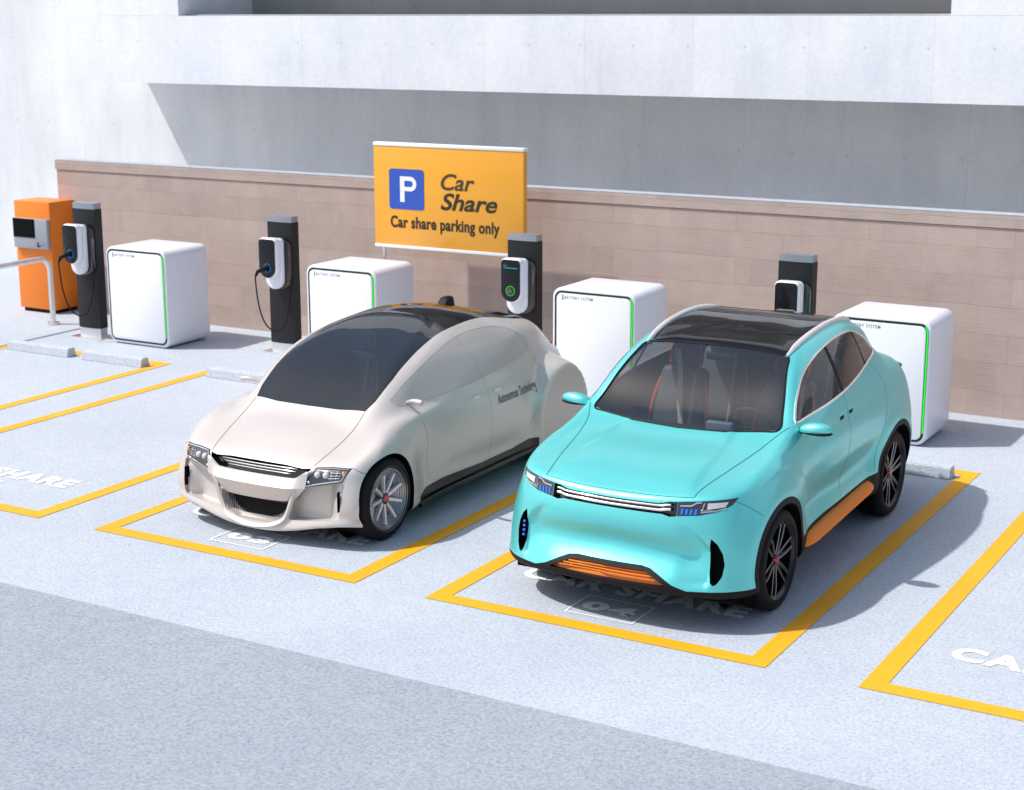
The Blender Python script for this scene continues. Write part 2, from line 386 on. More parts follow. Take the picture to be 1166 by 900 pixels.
# ---------------------------------------------------------------- building with balcony
t=thing('concrete_building','tall fair faced concrete building with long balcony behind the stone wall','building',(0,10.65,0))
bm=bmesh.new(); box(bm,-40,30,0,.4,0,9); obj('wall',bm,M['concrete'],t)
bm=bmesh.new()
box(bm,-9.0,30,-1.65,-.002,2.97,3.9)
obj('parapet',bm,M['parapet'],t)
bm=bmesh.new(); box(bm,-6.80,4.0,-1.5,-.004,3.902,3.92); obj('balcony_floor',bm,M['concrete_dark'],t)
bm=bmesh.new(); box(bm,-9.0,-6.805,-1.648,-.003,3.902,6.4); box(bm,4.005,30,-1.648,-.003,3.902,6.4); obj('pier',bm,M['parapet'],t)
bm=bmesh.new(); box(bm,-9.0,30,-1.65,-.003,6.402,8.4); obj('upper_band',bm,M['parapet'],t)
bm=bmesh.new()
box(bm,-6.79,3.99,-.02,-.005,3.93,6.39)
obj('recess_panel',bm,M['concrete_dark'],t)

# ---------------------------------------------------------------- sign
t=thing('parking_sign','orange Car Share parking sign on posts in front of the stone wall','sign',(-.85,6.55,0))
X0,X1=-.985,.985
obj('board',PY([(X0,1.352),(X1,1.352),(X1,2.468),(X0,2.468)],0,.085,bev=.004),M['signor'],t,smooth=True)
obj('edge_trim',B(X0-.002,X1+.002,-.006,.09,2.470,2.508,bev=.003),M['signwhite'],t,smooth=True)
obj('edge_trim',B(X0-.002,X1+.002,-.006,.09,1.315,1.350,bev=.003),M['signwhite'],t,smooth=True)
for x in (-.89,.80): obj('post',T([(x,.045,0),(x,.045,1.32)],.022,seg=16),M['alu'],t,smooth=True)
dx=.85
o=obj('parking_symbol',PY(rrect(.47,.455,.035,6,-1.39+dx,1.99),-.004,.001),M['signblue'],t)
# letter P
bm=bmesh.new()
def add_rect(bm,x0,x1,z0,z1,y0,y1): box(bm,x0,x1,y0,y1,z0,z1)
add_rect(bm,-1.475+dx,-1.415+dx,1.845,2.135,-.007,-.003)
n=18; ro,ri=.0825,.034
cxp,czp=-1.335+dx,2.0525
outer=[(-1.414+dx,2.135)]+[(cxp+ro*math.cos(a),czp+ro*math.sin(a)) for a in [math.pi/2-math.pi*k/n for k in range(n+1)]]+[(-1.414+dx,1.97)]
inner=[(-1.414+dx,czp+ri)]+[(cxp+ri*math.cos(a),czp+ri*math.sin(a)) for a in [math.pi/2-math.pi*k/n for k in range(n+1)]]+[(-1.414+dx,czp-ri)]
a=[bm.verts.new((x,-.007,z)) for x,z in outer]; b=[bm.verts.new((x,-.007,z)) for x,z in inner]
for i in range(len(a)-1): bm.faces.new((a[i],b[i],b[i+1],a[i+1]))
obj('parking_letter',bm,M['signwhite'],o)
def signtext(s,x0,x1,z0,z1,base,bold,shear,space,mat=M['ink']):
    bm=fit_text(s,x0+dx,x1+dx,z0,z1,bold=bold,shear=shear,space=space,res=5,base_h=base)
    return obj('sign_text',wall_text(bm,-.003),mat,t)
signtext('Car',-.93,-.485,2.012,2.19,CAP,.016,.28,1.0,simple('sign_grey_ink',(.055,.045,.01),.5))
signtext('Share',-.935,-.195,1.79,1.972,CAP,.022,.28,1.0)
signtext('Car share parking only',-1.615,-.165,1.556,1.682,CAP,.034,0,1.06)

# ---------------------------------------------------------------- ticket machine
t=thing('ticket_machine','orange payment machine with grey panel and dark screen at the left wall end','ticket machine',(-7.53,6.93,0))
obj('plinth',B(-.27,.29,-.17,.22,0,.05),M['blackplast'],t)
obj('cabinet',B(-.315,.335,-.2,.25,.052,1.50,bev=.008),M['machine'],t,smooth=True)
p=obj('control_panel',B(-.30,.325,-.255,-.202,.875,1.275,bev=.01),M['greyp'],t,smooth=True)
o=obj('screen_frame',B(-.293,.10,-.263,-.2545,1.02,1.272,bev=.003),M['screen'],p)
obj('display',B(-.22,.075,-.266,-.2632,1.045,1.25),M['screen'],p)
bm=bmesh.new(); box(bm,.13,.165,-.258,-.254,.955,.965); box(bm,.13,.165,-.258,-.254,.93,.945); box(bm,.13,.19,-.258,-.254,.905,.92); box(bm,.20,.25,-.257,-.254,.93,.936); obj('button_group',bm,M['screen'],p)

# ---------------------------------------------------------------- handrail
t=thing('handrail','bent galvanised steel handrail beside the orange machine','handrail',(-6.7,6.2,0))
pts=[(0,0,.02),(0,0,.70)]+[(0,-.17+.17*math.cos(a),.70+.17*math.sin(a)) for a in [R(x) for x in range(10,91,10)]]+[(0,-1.9,.87)]+[(0,-1.9-.17*math.sin(a),.70+.17*math.cos(a)) for a in [R(x) for x in range(10,91,10)]]+[(0,-2.07,.02)]
obj('rail',T(pts,.036,seg=20),M['steel'],t,smooth=True)
for y in (0,-2.07):
    bm=bmesh.new(); tube(bm,[(0,y,.004),(0,y,.028)],.078,seg=24); obj('base_flange',bm,M['steel'],t,smooth=True)

# ---------------------------------------------------------------- battery cabinets
def make_battery():
    t=thing('battery_cabinet','','battery cabinet',(0,0,0))
    w,h,d=.955,1.18,.76; z0=.012
    bm=bmesh.new(); prism_y(bm,rrect(w,h,.105,12,w/2,z0+h/2),0,d,bev=.024,seg=4); 
    body=obj('casing',bm,M['white'],t,smooth=True,ang=30)
    # recessed gap ring (dark green) and lit right-hand strip, then the front panel
    obj('light_gap',PY(rrect(w-.06,h-.062,.08,10,w/2,z0+h/2),-.003,.01),M['gapgreen'],t)
    obj('front_panel',PY(rrect(w-.108,h-.108,.060,10,w/2,z0+h/2),-.008,.01,bev=.003),M['panel'],t,smooth=True)
    # led strip following the right edge, top-right corner included
    cx,cz=w-.03-.08,z0+h-.031-.08
    path=[(cx+.0708*math.cos(a),cz+.0708*math.sin(a)) for a in [R(x) for x in range(50,-1,-10)]]+[(cx+.0708,z0+.12)]
    bm=bmesh.new(); rr=.0062
    L_=[];R_=[]
    for i,(x,z) in enumerate(path):
        a=Vector(path[max(i-1,0)]); b=Vector(path[min(i+1,len(path)-1)]); dd=(b-a).normalized(); n_=Vector((dd.y,-dd.x))
        L_.append(bm.verts.new((x+n_.x*rr,-.0065,z+n_.y*rr))); R_.append(bm.verts.new((x-n_.x*rr,-.0065,z-n_.y*rr)))
    for i in range(len(path)-1): bm.faces.new((L_[i],L_[i+1],R_[i+1],R_[i]))
    bmesh.ops.recalc_face_normals(bm,faces=bm.faces[:]); 
    for f in bm.faces:
        if f.normal.y>0: f.normal_flip()
    obj('led_strip',bm,M['green'],t)
    bm=wall_text(fit_text('BATTERY SYSTEM',.15,.47,1.080,1.112,bold=0.004,space=1.3,base_h=CAP),-.0095); obj('lettering',bm,M['inkgrey'],t)
    bm=bmesh.new()
    for z in (1.066,1.078,1.090,1.102,1.114): box(bm,.118,.134,-.0095,-.008,z,z+.008)
    obj('logo',bm,M['inkgrey'],t)
    bm=B(.1,w-.1,.1,d-.1,.0,.02); obj('foot',bm,M['blackplast'],t)
    return t
bt=make_battery()
for i,(x,lab) in enumerate(((3.972,'white battery cabinet behind the turquoise car, with its whole right side visible'),(.975,'white battery cabinet between the pearl car and the turquoise car'),
     (-2.185,'white battery cabinet under the orange sign, its lower half hidden by the pearl car'),(-5.215,'white battery cabinet fully visible between two charging posts with cables'))):
    o=bt if i==0 else copytree(bt)
    o.location=(x,5.68,0); tag(o,lab,group='white battery cabinets along the wall')

# ---------------------------------------------------------------- charging posts
def make_charger(cable):
    t=thing('charging_post','','charger',(0,0,0))
    w=.355
    prof=[(-.0,.0)]
    def slab(bm,z0,z1,ins=0):
        pts=[]
        n=8
        for k in range(n+1):
            u=-1+2*k/n; pts.append((w/2+u*(w/2-ins),-.022*(1-u*u)+ins))
        pts+= [(w-ins,.13-ins),(ins,.13-ins)]
        a=[bm.verts.new((x,y,z0)) for x,y in pts]; b=[bm.verts.new((x,y,z1)) for x,y in pts]
        for i in range(len(pts)): j=(i+1)%len(pts); bm.faces.new((a[i],a[j],b[j],b[i]))
        bm.faces.new(a[::-1]); bm.faces.new(b); bmesh.ops.recalc_face_normals(bm,faces=bm.faces[:])
    bm=bmesh.new(); slab(bm,.125,1.560); obj('column',bm,M['charger'],t,smooth=True)
    bm=bmesh.new(); slab(bm,1.562,1.63,.003); obj('top_cap',bm,M['capgrey'],t,smooth=True)
    bm=bmesh.new(); slab(bm,.012,.123,.006); obj('base_sleeve',bm,M['alu'],t,smooth=True)
    obj('base_plate',B(-.10,w+.06,-.07,.18,.0,.012,bev=.003),M['satin'],t)
    # mounting bracket and white rounded head unit
    cx=.185
    obj('bracket',PY(rrect(.25,.60,.11,8,cx+.045,1.085),-.07,-.018,bev=.01),M['glossblack'],t,smooth=True)
    hd=obj('head_body',PY(rrect(.235,.60,[.05,.05,.115,.115],10,cx-.0,1.09),-.155,-.072,bev=.022,seg=4),M['white'],t,smooth=True,ang=30)
    obj('head_front',PY(rrect(.255,.475,[.055,.055,.125,.125],12,cx-.0,1.165),-.26,-.157,bev=.03,seg=4),M['white'],t,smooth=True,ang=30)
    fp=obj('face_plate',PY(rrect(.232,.450,[.045,.045,.113,.113],12,cx-.0,1.165),-.263,-.255,bev=.003),M['facep'],t,smooth=True)
    bm=bmesh.new(); ring_y(bm,cx,1.055,-.263,.046,.054); obj('status_ring',bm,M['bluering' if cable else 'greenring'],t)
    bm=bmesh.new(); tube(bm,[(cx,-.262,1.055),(cx,-.275,1.055)],.038,seg=24); sk=obj('socket',bm,M['glossblack'],t,smooth=True)
    if not cable:
        bm=bmesh.new(); box(bm,cx-.085,cx+.085,-.2655,-.2632,1.297,1.304); box(bm,cx-.085,cx-.05,-.2655,-.2632,1.32,1.327); obj('display_bar',bm,M['cyan'],t)
        bm=bmesh.new()
        for dx_,dz_ in ((-.014,-.006),(.014,-.006),(0,.016)): tube(bm,[(cx+dx_,-.275,1.055+dz_),(cx+dx_,-.277,1.055+dz_)],.006,seg=12)
        obj('contact_pin',bm,M['greyp'],sk)
    else:
        bm=bmesh.new(); tube(bm,[(cx,-.27,1.055),(cx-.01,-.33,1.05),(cx-.05,-.375,1.025),(cx-.075,-.385,.97)],[.03,.028,.022,.014],seg=14); obj('plug',bm,M['blackplast'],t,smooth=True)
        ctl=[(cx-.075,-.385,.975),(cx-.078,-.385,.9),(cx-.06,-.36,.62),(cx-.02,-.30,.40),(cx+.06,-.22,.31),(cx+.14,-.16,.37),(cx+.19,-.12,.58),(cx+.20,-.09,.80),(cx+.19,-.07,.93)]
        pts=[]
        for i in range(len(ctl)-1):
            p0,p1,p2,p3=[Vector(ctl[min(max(j,0),len(ctl)-1)]) for j in (i-1,i,i+1,i+2)]
            for s in range(8):
                u=s/8; pts.append(.5*((2*p1)+(p2-p0)*u+(2*p0-5*p1+4*p2-p3)*u*u+(3*p1-p0-3*p2+p3)*u**3))
        obj('charging_cable',T(pts,.0085,seg=8),M['rubber'],t,smooth=True)
    return t
ca=make_charger(True); ca.location=(-3.126,6.2,0); tag(ca,'charging post with plugged looped cable just left of the pearl car',group='charging posts with cables')
cb=copytree(ca); cb.location=(-5.80,5.76,0); cb.scale=(1,1,1.03); tag(cb,'charging post with cable standing beside the orange payment machine')
cc=make_charger(False); cc.location=(.14,6.2,0); tag(cc,'charging post with green ring and no cable, under the sign right edge',group='charging posts without cables')
cd=copytree(cc); cd.location=(3.225,6.2,0); [bpy.data.objects.remove(c_) for c_ in list(cd.children) if c_.name.startswith('display_bar')]
tag(cd,'charging post rising behind the black roof of the turquoise car')

# ================================================================ CARS
def bspline_surface(Pg,su,sv):
    """Pg rows x cols x 3 -> dense interpolated surface; columns mirror across x=0 at both ends, last row mirrors too"""
    mir=np.array([-1,1,1.])
    def ext(Q):
        Q=np.concatenate([Q[:,1:2]*mir,Q,Q[:,-2:-1]*mir],1)
        return np.concatenate([2*Q[:1]-Q[1:2],Q,Q[-2:-1]*mir],0)
    def knots(Q):
        E=ext(Q); a=(E[:-2]+4*E[1:-1]+E[2:])/6; return (a[:,:-2]+4*a[:,1:-1]+a[:,2:])/6
    Q=Pg.copy()
    for _ in range(6): Q=Q+(Pg-knots(Q))*.85
    E=ext(Q); nr,nc=Pg.shape[:2]
    def basis(n,s):
        A=np.zeros(((n-1)*s+1,n+2))
        for i in range((n-1)*s+1):
            k=min(i//s,n-2); u=(i-k*s)/s
            A[i,k:k+4]=[(1-u)**3/6,(3*u**3-6*u**2+4)/6,(-3*u**3+3*u**2+3*u+1)/6,u**3/6]
        return A
    A=basis(nr,su); Bc=basis(nc,sv)
    return np.einsum('ir,rcd,jc->ijd',A,E,Bc)
def half_body(Pg,su,sv,disp):
    S=bspline_surface(np.array(Pg,float),su,sv)
    S[:,0,0]=0; S[:,-1,0]=0; S[-1,:,0]=0
    bm=bmesh.new(); nr,nc=S.shape[:2]
    V=[[bm.verts.new(S[i,j]) for j in range(nc)] for i in range(nr)]
    for i in range(nr-1):
        for j in range(nc-1):
            vs=[V[i][j],V[i][j+1],V[i+1][j+1],V[i+1][j]]
            try: bm.faces.new(vs)
            except ValueError: pass
    bmesh.ops.remove_doubles(bm,verts=bm.verts[:],dist=1e-4)
    bmesh.ops.dissolve_degenerate(bm,edges=bm.edges[:],dist=1e-5)
    bm.normal_update()
    # make normals point outwards
    s=sum((f.normal.x*f.calc_area()) for f in bm.faces if f.calc_center_median().x>.7)
    if s<0:
        for f in bm.faces: f.normal_flip()
    bm.normal_update()
    moves=[(v,disp(v.co.copy(),v.normal.copy())) for v in bm.verts]
    for v,d in moves:
        if abs(v.co.x)<1e-4: d.x=0
        v.co+=d
    bm.normal_update()
    return bm
def cut_region(bm,poly,axis,cond,mi):
    """convex polygon region (2D, seen along axis) cut out of faces passing cond; gets material index mi"""
    ax={'x':(1,2),'y':(0,2),'z':(0,1)}[axis]
    m_=len(poly); sg=[(poly[(i+1)%m_][0]-poly[i][0])*(poly[(i+2)%m_][1]-poly[(i+1)%m_][1])-(poly[(i+1)%m_][1]-poly[i][1])*(poly[(i+2)%m_][0]-poly[(i+1)%m_][0]) for i in range(m_)]
    if min(sg)<-1e-7 and max(sg)>1e-7:
        from mathutils.geometry import tessellate_polygon
        out=[]
        for tri in tessellate_polygon([[Vector((p[0],p[1],0)) for p in poly]]):
            tp=[poly[k] for k in tri]
            ar=(tp[1][0]-tp[0][0])*(tp[2][1]-tp[0][1])-(tp[1][1]-tp[0][1])*(tp[2][0]-tp[0][0])
            if abs(ar)>1e-7: out+=cut_region(bm,tp,axis,cond,mi)
        return [f for f in out if f.is_valid]
    cx=sum(p[0] for p in poly)/len(poly); cy=sum(p[1] for p in poly)/len(poly)
    bm.normal_update()
    lo=[min(p[i] for p in poly) for i in (0,1)]; hi=[max(p[i] for p in poly) for i in (0,1)]
    S=[]
    for f in bm.faces:
        c=f.calc_center_median(); a=[v.co[ax[0]] for v in f.verts]; b=[v.co[ax[1]] for v in f.verts]
        if max(a)<lo[0] or min(a)>hi[0] or max(b)<lo[1] or min(b)>hi[1]: continue
        if cond(c,f.normal,f): S.append(f)
    n=len(poly)
    for i in range(n):
        p,q=poly[i],poly[(i+1)%n]
        d=(q[0]-p[0],q[1]-p[1]); nn=(d[1],-d[0])
        if (cx-p[0])*nn[0]+(cy-p[1])*nn[1]>0: nn=(-nn[0],-nn[1])
        l=math.hypot(*nn)
        if l<1e-9: continue
        no=Vector((0,0,0)); no[ax[0]]=nn[0]/l; no[ax[1]]=nn[1]/l
        co=Vector((0,0,0)); co[ax[0]]=p[0]; co[ax[1]]=p[1]
        es={e for f in S for e in f.edges}; vs={v for f in S for v in f.verts}
        r=bmesh.ops.bisect_plane(bm,geom=list(vs)+list(es)+S,dist=1e-6,plane_co=co,plane_no=no)
        S=[f for f in r['geom'] if isinstance(f,bmesh.types.BMFace) and f.is_valid and (f.calc_center_median()-co).dot(no)<0]
    for f in S: f.material_index=mi
    return S
def circle(cx,cy,r,n=56): return [(cx+r*math.cos(2*math.pi*k/n),cy+r*math.sin(2*math.pi*k/n)) for k in range(n)]
def catmull(pts,n=8,closed=False):
    out=[]; m=len(pts); P_=[Vector(p) for p in pts]
    rng=range(m if closed else m-1)
    for i in rng:
        if closed: p0,p1,p2,p3=[P_[(i+d)%m] for d in (-1,0,1,2)]
        else: p0,p1,p2,p3=[P_[min(max(i+d,0),m-1)] for d in (-1,0,1,2)]
        for s in range(n):
            u=s/n; out.append(tuple(.5*((2*p1)+(p2-p0)*u+(2*p0-5*p1+4*p2-p3)*u*u+(3*p1-p0-3*p2+p3)*u**3)))
    if not closed: out.append(tuple(P_[-1]))
    return out
def extrude_in(bm,faces,vec,wall_mi=None,scale=None):
    """push the region along vec, leaving side walls"""
    mis={f:f.material_index for f in faces}
    r=bmesh.ops.extrude_face_region(bm,geom=faces)
    nv=[g for g in r['geom'] if isinstance(g,bmesh.types.BMVert)]
    for v in nv: v.co+=Vector(vec)
    nf=[g for g in r['geom'] if isinstance(g,bmesh.types.BMFace)]
    old=[f for f in faces if f.is_valid]
    if old: bmesh.ops.delete(bm,geom=old,context='FACES')
    for v in nv:
        if abs(v.co.x)<1e-4: v.co.x=0
    mid={f for v in nv for f in v.link_faces if all(abs(w.co.x)<2e-4 for w in f.verts)}
    if mid: bmesh.ops.delete(bm,geom=list(mid),context='FACES_ONLY'); nf=[f for f in nf if f.is_valid]
    nv=[v for v in nv if v.is_valid]
    if wall_mi is not None:
        s=set(nf)
        for v in nv:
            for f in v.link_faces:
                if f not in s: f.material_index=wall_mi
    return nf
def split_mat(bm,mi):
    """new bmesh with only the faces of material index mi (reset to 0)"""
    me=bpy.data.meshes.new('t'); bm.to_mesh(me); b=bmesh.new(); b.from_mesh(me); bpy.data.meshes.remove(me)
    bmesh.ops.delete(b,geom=[f for f in b.faces if f.material_index!=mi],context='FACES')
    bmesh.ops.delete(b,geom=[v for v in b.verts if not v.link_faces],context='VERTS')
    for f in b.faces: f.material_index=0
    return b
def mirror_bm(b,both=True):
    geom=b.verts[:]+b.edges[:]+b.faces[:]
    r=bmesh.ops.duplicate(b,geom=geom)
    for g in r['geom']:
        if isinstance(g,bmesh.types.BMVert): g.co.x*=-1
    bmesh.ops.reverse_faces(b,faces=[g for g in r['geom'] if isinstance(g,bmesh.types.BMFace)])
    bmesh.ops.remove_doubles(b,verts=[v for v in b.verts if abs(v.co.x)<1e-3],dist=2e-4)
    return b
def flipx(b):
    for v in b.verts: v.co.x*=-1
    bmesh.ops.reverse_faces(b,faces=b.faces[:]); return b
def bm_copy(b):
    me=bpy.data.meshes.new('t'); b.to_mesh(me); c=bmesh.new(); c.from_mesh(me); bpy.data.meshes.remove(me); return c
def seg(n): return n
class Car:
    def __init__(s,xc,yc,label,name):
        s.root=thing(name,label,'car',(xc,yc,0)); s.yc=yc
    def put(s,name,bm,mat,parent=None,smooth=True,ang=38,label=None):
        for v in bm.verts: v.co.y-=s.yc
        return obj(name,bm,mat,parent or s.root,smooth,ang=ang,label=label)
    def cast(s,bvh,p,axis,off=0.):
        d={'x':Vector((-1,0,0)),'y':Vector((0,1,0)),'z':Vector((0,0,-1))}[axis]
        if axis=='x': o=Vector((3,p[0],p[1]))
        elif axis=='y': o=Vector((p[0],-3,p[1]))
        else: o=Vector((p[0],p[1],4))
        h=bvh.ray_cast(o,d)
        if h[0] is None: return None
        n=h[1]
        if n.dot(d)>0: n=-n
        return h[0]+n*off
    def line(s,bvh,pts,axis,r,off,seg=6,n=8,closed=False):
        q=[s.cast(bvh,p,axis,off) for p in catmull(pts,n,closed)]
        q=[x for x in q if x is not None]
        return q
def seat(car,x,y,z,sc=1.0,parent=None):
    """front seat: cushion, tapered back, head rest, piping, belt"""
    st=None
    def rbox(cx,cy,cz,w,d,h,bev,tilt=0):
        bm=bmesh.new(); box(bm,-w/2,w/2,-d/2,d/2,-h/2,h/2,bev=bev,seg=4)
        bmesh.ops.rotate(bm,verts=bm.verts[:],cent=(0,0,0),matrix=Matrix.Rotation(tilt,3,'X'))
        bmesh.ops.translate(bm,verts=bm.verts[:],vec=(cx,cy,cz)); return bm
    tl=R(-16)
    bm=rbox(x,y+.36,z+.42,.46,.13,.60,.055,tl)
    for v in bm.verts:
        u=(v.co.z-(z+.12))/.6; v.co.x=x+(v.co.x-x)*(1-.22*max(0,u)**2)
    st=car.put('seat',bm,M['seat'],parent)
    car.put('cushion',rbox(x,y+.08,z+.06,.48,.5,.15,.06),M['seat'],st)
    car.put('head_rest',rbox(x,y+.475,z+.80,.25,.10,.20,.045,tl),M['seat'],st)
    for sx in (-1,1):
        q=[(x+sx*.235,y+.25,z+.14),(x+sx*.236,y+.29,z+.32),(x+sx*.215,y+.345,z+.5),(x+sx*.17,y+.40,z+.655)]
        car.put('piping',T(catmull(q,4),.013,seg=8),M['seatpipe'],st)
        q=[(x+sx*.122,y+.42,z+.73),(x+sx*.128,y+.445,z+.82),(x+sx*.10,y+.46,z+.895)]
        car.put('piping',T(catmull(q,4),.010,seg=8),M['seatpipe'],st)
    bm=rbox(x,y+.345,z+.40,.035,.14,.56,.01,tl)
    bmesh.ops.translate(bm,verts=bm.verts[:],vec=(.12,-.006,0)); car.put('seat_band',bm,M['seatband'],st)
    return st
def panel_text(car,bvh,s,y0,y1,zc,h,slope,mat,parent,space=1):
    bm=text_bm(s,1,.012,.10,1,space,4); xs=[v.co.x for v in bm.verts]; a,b=min(xs),max(xs)
    bmesh.ops.triangulate(bm,faces=bm.faces[:]); bmesh.ops.subdivide_edges(bm,edges=[e for e in bm.edges if e.calc_length()>.12],cuts=1)
    bad=[]
    for v in bm.verts:
        u=(v.co.x-a)/(b-a); y=y0+u*(y1-y0); z=zc+v.co.y*h+slope*u
        p=car.cast(bvh,(y,z),'x',.003)
        if p is None: bad.append(v)
        else: v.co=p
    bmesh.ops.delete(bm,geom=bad,context='VERTS')
    for f in bm.faces:
        f.normal_update()
        if f.normal.x<0: f.normal_flip()
    return car.put('lettering',bm,mat,parent,smooth=False)
def gauss(x,s): return math.exp(-(x/s)**2)
def sstep(a,b,x):
    u=min(1,max(0,(x-a)/(b-a))); return u*u*(3-2*u)
def wheel(car,x,y,r,side,style,rimr,width=.22):
    """side=+1 outer face towards +X"""
    w=thing_part(car,'wheel',x,y,r)
    def put(n,bm,m,p=None,sm=True,ang=38):
        if side<0: flipx(bm)
        return obj(n,bm,m,p or w,sm,ang=ang)
    hw=width/2
    bm=bmesh.new()
    prof=[(rimr-.005,-hw+.01),(rimr+.008,-hw),(r-.03,-hw-.003),(r-.008,-hw+.02),(r,-hw+.05),(r+.001,0),(r,hw-.05),(r-.008,hw-.02),(r-.03,hw+.001),(rimr+.02,hw+.004),(rimr+.006,hw),(rimr-.004,hw-.008)]
    lathe_x(bm,prof,0,0,0,72)
    for v in bm.verts:   # tread grooves
        rr=math.hypot(v.co.y,v.co.z)
    ty=put('tyre',bm,M['rubber'],ang=50)
    if style=='split':
        bm=bmesh.new(); lathe_x(bm,[(rimr-.012,-hw+.02),(rimr-.022,0),(rimr-.018,hw-.02),(rimr+.004,hw-.001),(rimr+.009,hw-.006)],0,0,0,72)
        rim=put('rim',bm,M['rimblack'])
        bm=bmesh.new(); lathe_x(bm,[(.0,-.02),(.125,-.02),(.13,-.03),(.13,-.045)],0,0,0,40); put('brake_disc',bm,M['disc'])
        bm=bmesh.new()
        box(bm,-.05,.01,.085,.135,-.07,.07,bev=.01); put('brake_caliper',bm,M['red'])
        bm=bmesh.new(); bs=bmesh.new()
        for k in range(6):
            a0=2*math.pi*k/6+.26
            for s2 in (-1,1):
                p0=a0+s2*.20; p1=a0+s2*.115
                # tapered spoke from hub to rim
                r0,r1=.045,rimr-.012
                def pt(rad,ang,off,xx):
                    c,s_=math.cos(ang),math.sin(ang); return Vector((xx,rad*c-off*s_,rad*s_+off*c))
                q=[]
                for rad,ang,hwid,xf in ((r0,p0,.013,hw-.035),(.6*(r0+r1),(p0+p1)/2,.010,hw-.022),(r1,p1,.010,hw-.018)):
                    q.append([pt(rad,ang,-hwid,xf),pt(rad,ang,hwid,xf),pt(rad,ang,hwid,xf-.045),pt(rad,ang,-hwid,xf-.045)])
                vs=[[bm.verts.new(p) for p in qq] for qq in q]
                for a_,b_ in zip(vs[:-1],vs[1:]):
                    for i in range(4): bm.faces.new((a_[i],a_[(i+1)%4],b_[(i+1)%4],b_[i]))
                e=1 if s2>0 else -1
                # machined silver edge
                pp=[qq[1 if s2>0 else 0]+Vector((.001,0,0)) for qq in q]
                tube(bs,pp,.0015,seg=6)
        bmesh.ops.recalc_face_normals(bm,faces=bm.faces[:])
        SPL.append(put('spoke',bm,M['rimblack'],None,False)); SPL.append(put('spoke_edge',bs,M['alu']))
        bm=bmesh.new(); lathe_x(bm,[(0,hw-.028),(.045,hw-.030),(.055,hw-.04),(.055,hw-.08)],0,0,0,32); put('hub',bm,M['rimblack'])
        bm=bmesh.new(); lathe_x(bm,[(0,hw-.020),(.022,hw-.021),(.026,hw-.029)],0,0,0,24); put('hub_cap',bm,M['red'])
        bm=bmesh.new()
        for k in range(5):
            a=2*math.pi*k/5+.3; tube(bm,[(hw-.032,.038*math.cos(a),.038*math.sin(a)),(hw-.024,.038*math.cos(a),.038*math.sin(a))],.005,seg=8)
        SPL.append(put('wheel_nut',bm,M['alu']))
    else:
        bm=bmesh.new()
        prof=[(rimr-.012,-hw+.02),(rimr-.006,hw-.02),(rimr+.004,hw+.001),(rimr+.008,hw-.003)]
        lathe_x(bm,prof,0,0,0,72)
        # stepped concentric barrel rings
        pr=[]
        rr=rimr-.010; xx=hw-.012
        for i in range(7):
            pr+= [(rr,xx),(rr-.004,xx-.006),(rr-.016,xx-.004-.0)]
            rr-=.0205; xx-=.009
        pr+=[(.04,xx-.005),(0,xx-.005)]
        lathe_x(bm,pr,0,0,0,72)
        rim=put('rim',bm,M['rimgrey'],ang=20)
        bm=bmesh.new()
        for k in range(9):
            a=2*math.pi*k/9+.2
            b0=bmesh.new()
            vs=[(hw-.038,-.013,.04),(hw-.038,.013,.04),(hw-.014,.010,rimr-.050),(hw-.014,-.010,rimr-.050),(hw-.075,-.013,.04),(hw-.075,.013,.04),(hw-.035,.010,rimr-.050),(hw-.035,-.010,rimr-.050)]
            v=[b0.verts.new(p) for p in vs]
            for q in ((0,1,2,3),(7,6,5,4),(0,4,5,1),(1,5,6,2),(2,6,7,3),(3,7,4,0)): b0.faces.new([v[i] for i in q])
            bmesh.ops.recalc_face_normals(b0,faces=b0.faces[:])
            bmesh.ops.rotate(b0,verts=b0.verts[:],cent=(0,0,0),matrix=Matrix.Rotation(a,3,'X'))
            me=bpy.data.meshes.new('t'); b0.to_mesh(me); b0.free(); bm.from_mesh(me); bpy.data.meshes.remove(me)
        SPL.append(put('spoke',bm,M['spokesilver'],None,False))
        bm=bmesh.new(); lathe_x(bm,[(.027,hw-.035),(.045,hw-.036),(.048,hw-.05),(.048,hw-.09)],0,0,0,32); put('hub',bm,M['rimblack'])
        bm=bmesh.new(); lathe_x(bm,[(0,hw-.028),(.024,hw-.029),(.028,hw-.036)],0,0,0,24); put('hub_cap',bm,M['red'])
    return w
def thing_part(car,name,x,y,z):
    o=bpy.data.objects.new(name,None); C.objects.link(o); o.parent=car.root; o.location=(x,y-car.yc,z); o.empty_display_size=.1; return o
def well(car,body,bvh,cy,cz,r,xin,side,n=56):
    bm=bmesh.new(); a=[];b=[]
    for p in circle(cy,cz,r,n):
        h=car.cast(bvh,(p[0],p[1]),'x',0)
        x=h.x-.002 if h is not None and h.x>xin+.05 else None
        if p[1]<cz-.12 and x is None: x=None
        a.append((x,p[0],p[1]))
    xs=[q[0] for q in a if q[0]]; dx_=sum(xs)/len(xs)
    A=[bm.verts.new((q[0] or dx_-.05,q[1],q[2])) for q in a]; Bv=[bm.verts.new((xin,q[1],q[2])) for q in a]
    for i in range(n):
        j=(i+1)%n
        if a[i][2]<.14 and a[j][2]<.14: continue
        bm.faces.new((A[i],A[j],Bv[j],Bv[i]))
    bm.faces.new(Bv)
    bmesh.ops.delete(bm,geom=[v for v in bm.verts if not v.link_faces],context='VERTS')
    if side<0: flipx(bm)
    return car.put('wheel_well',bm,M['well'],smooth=False)
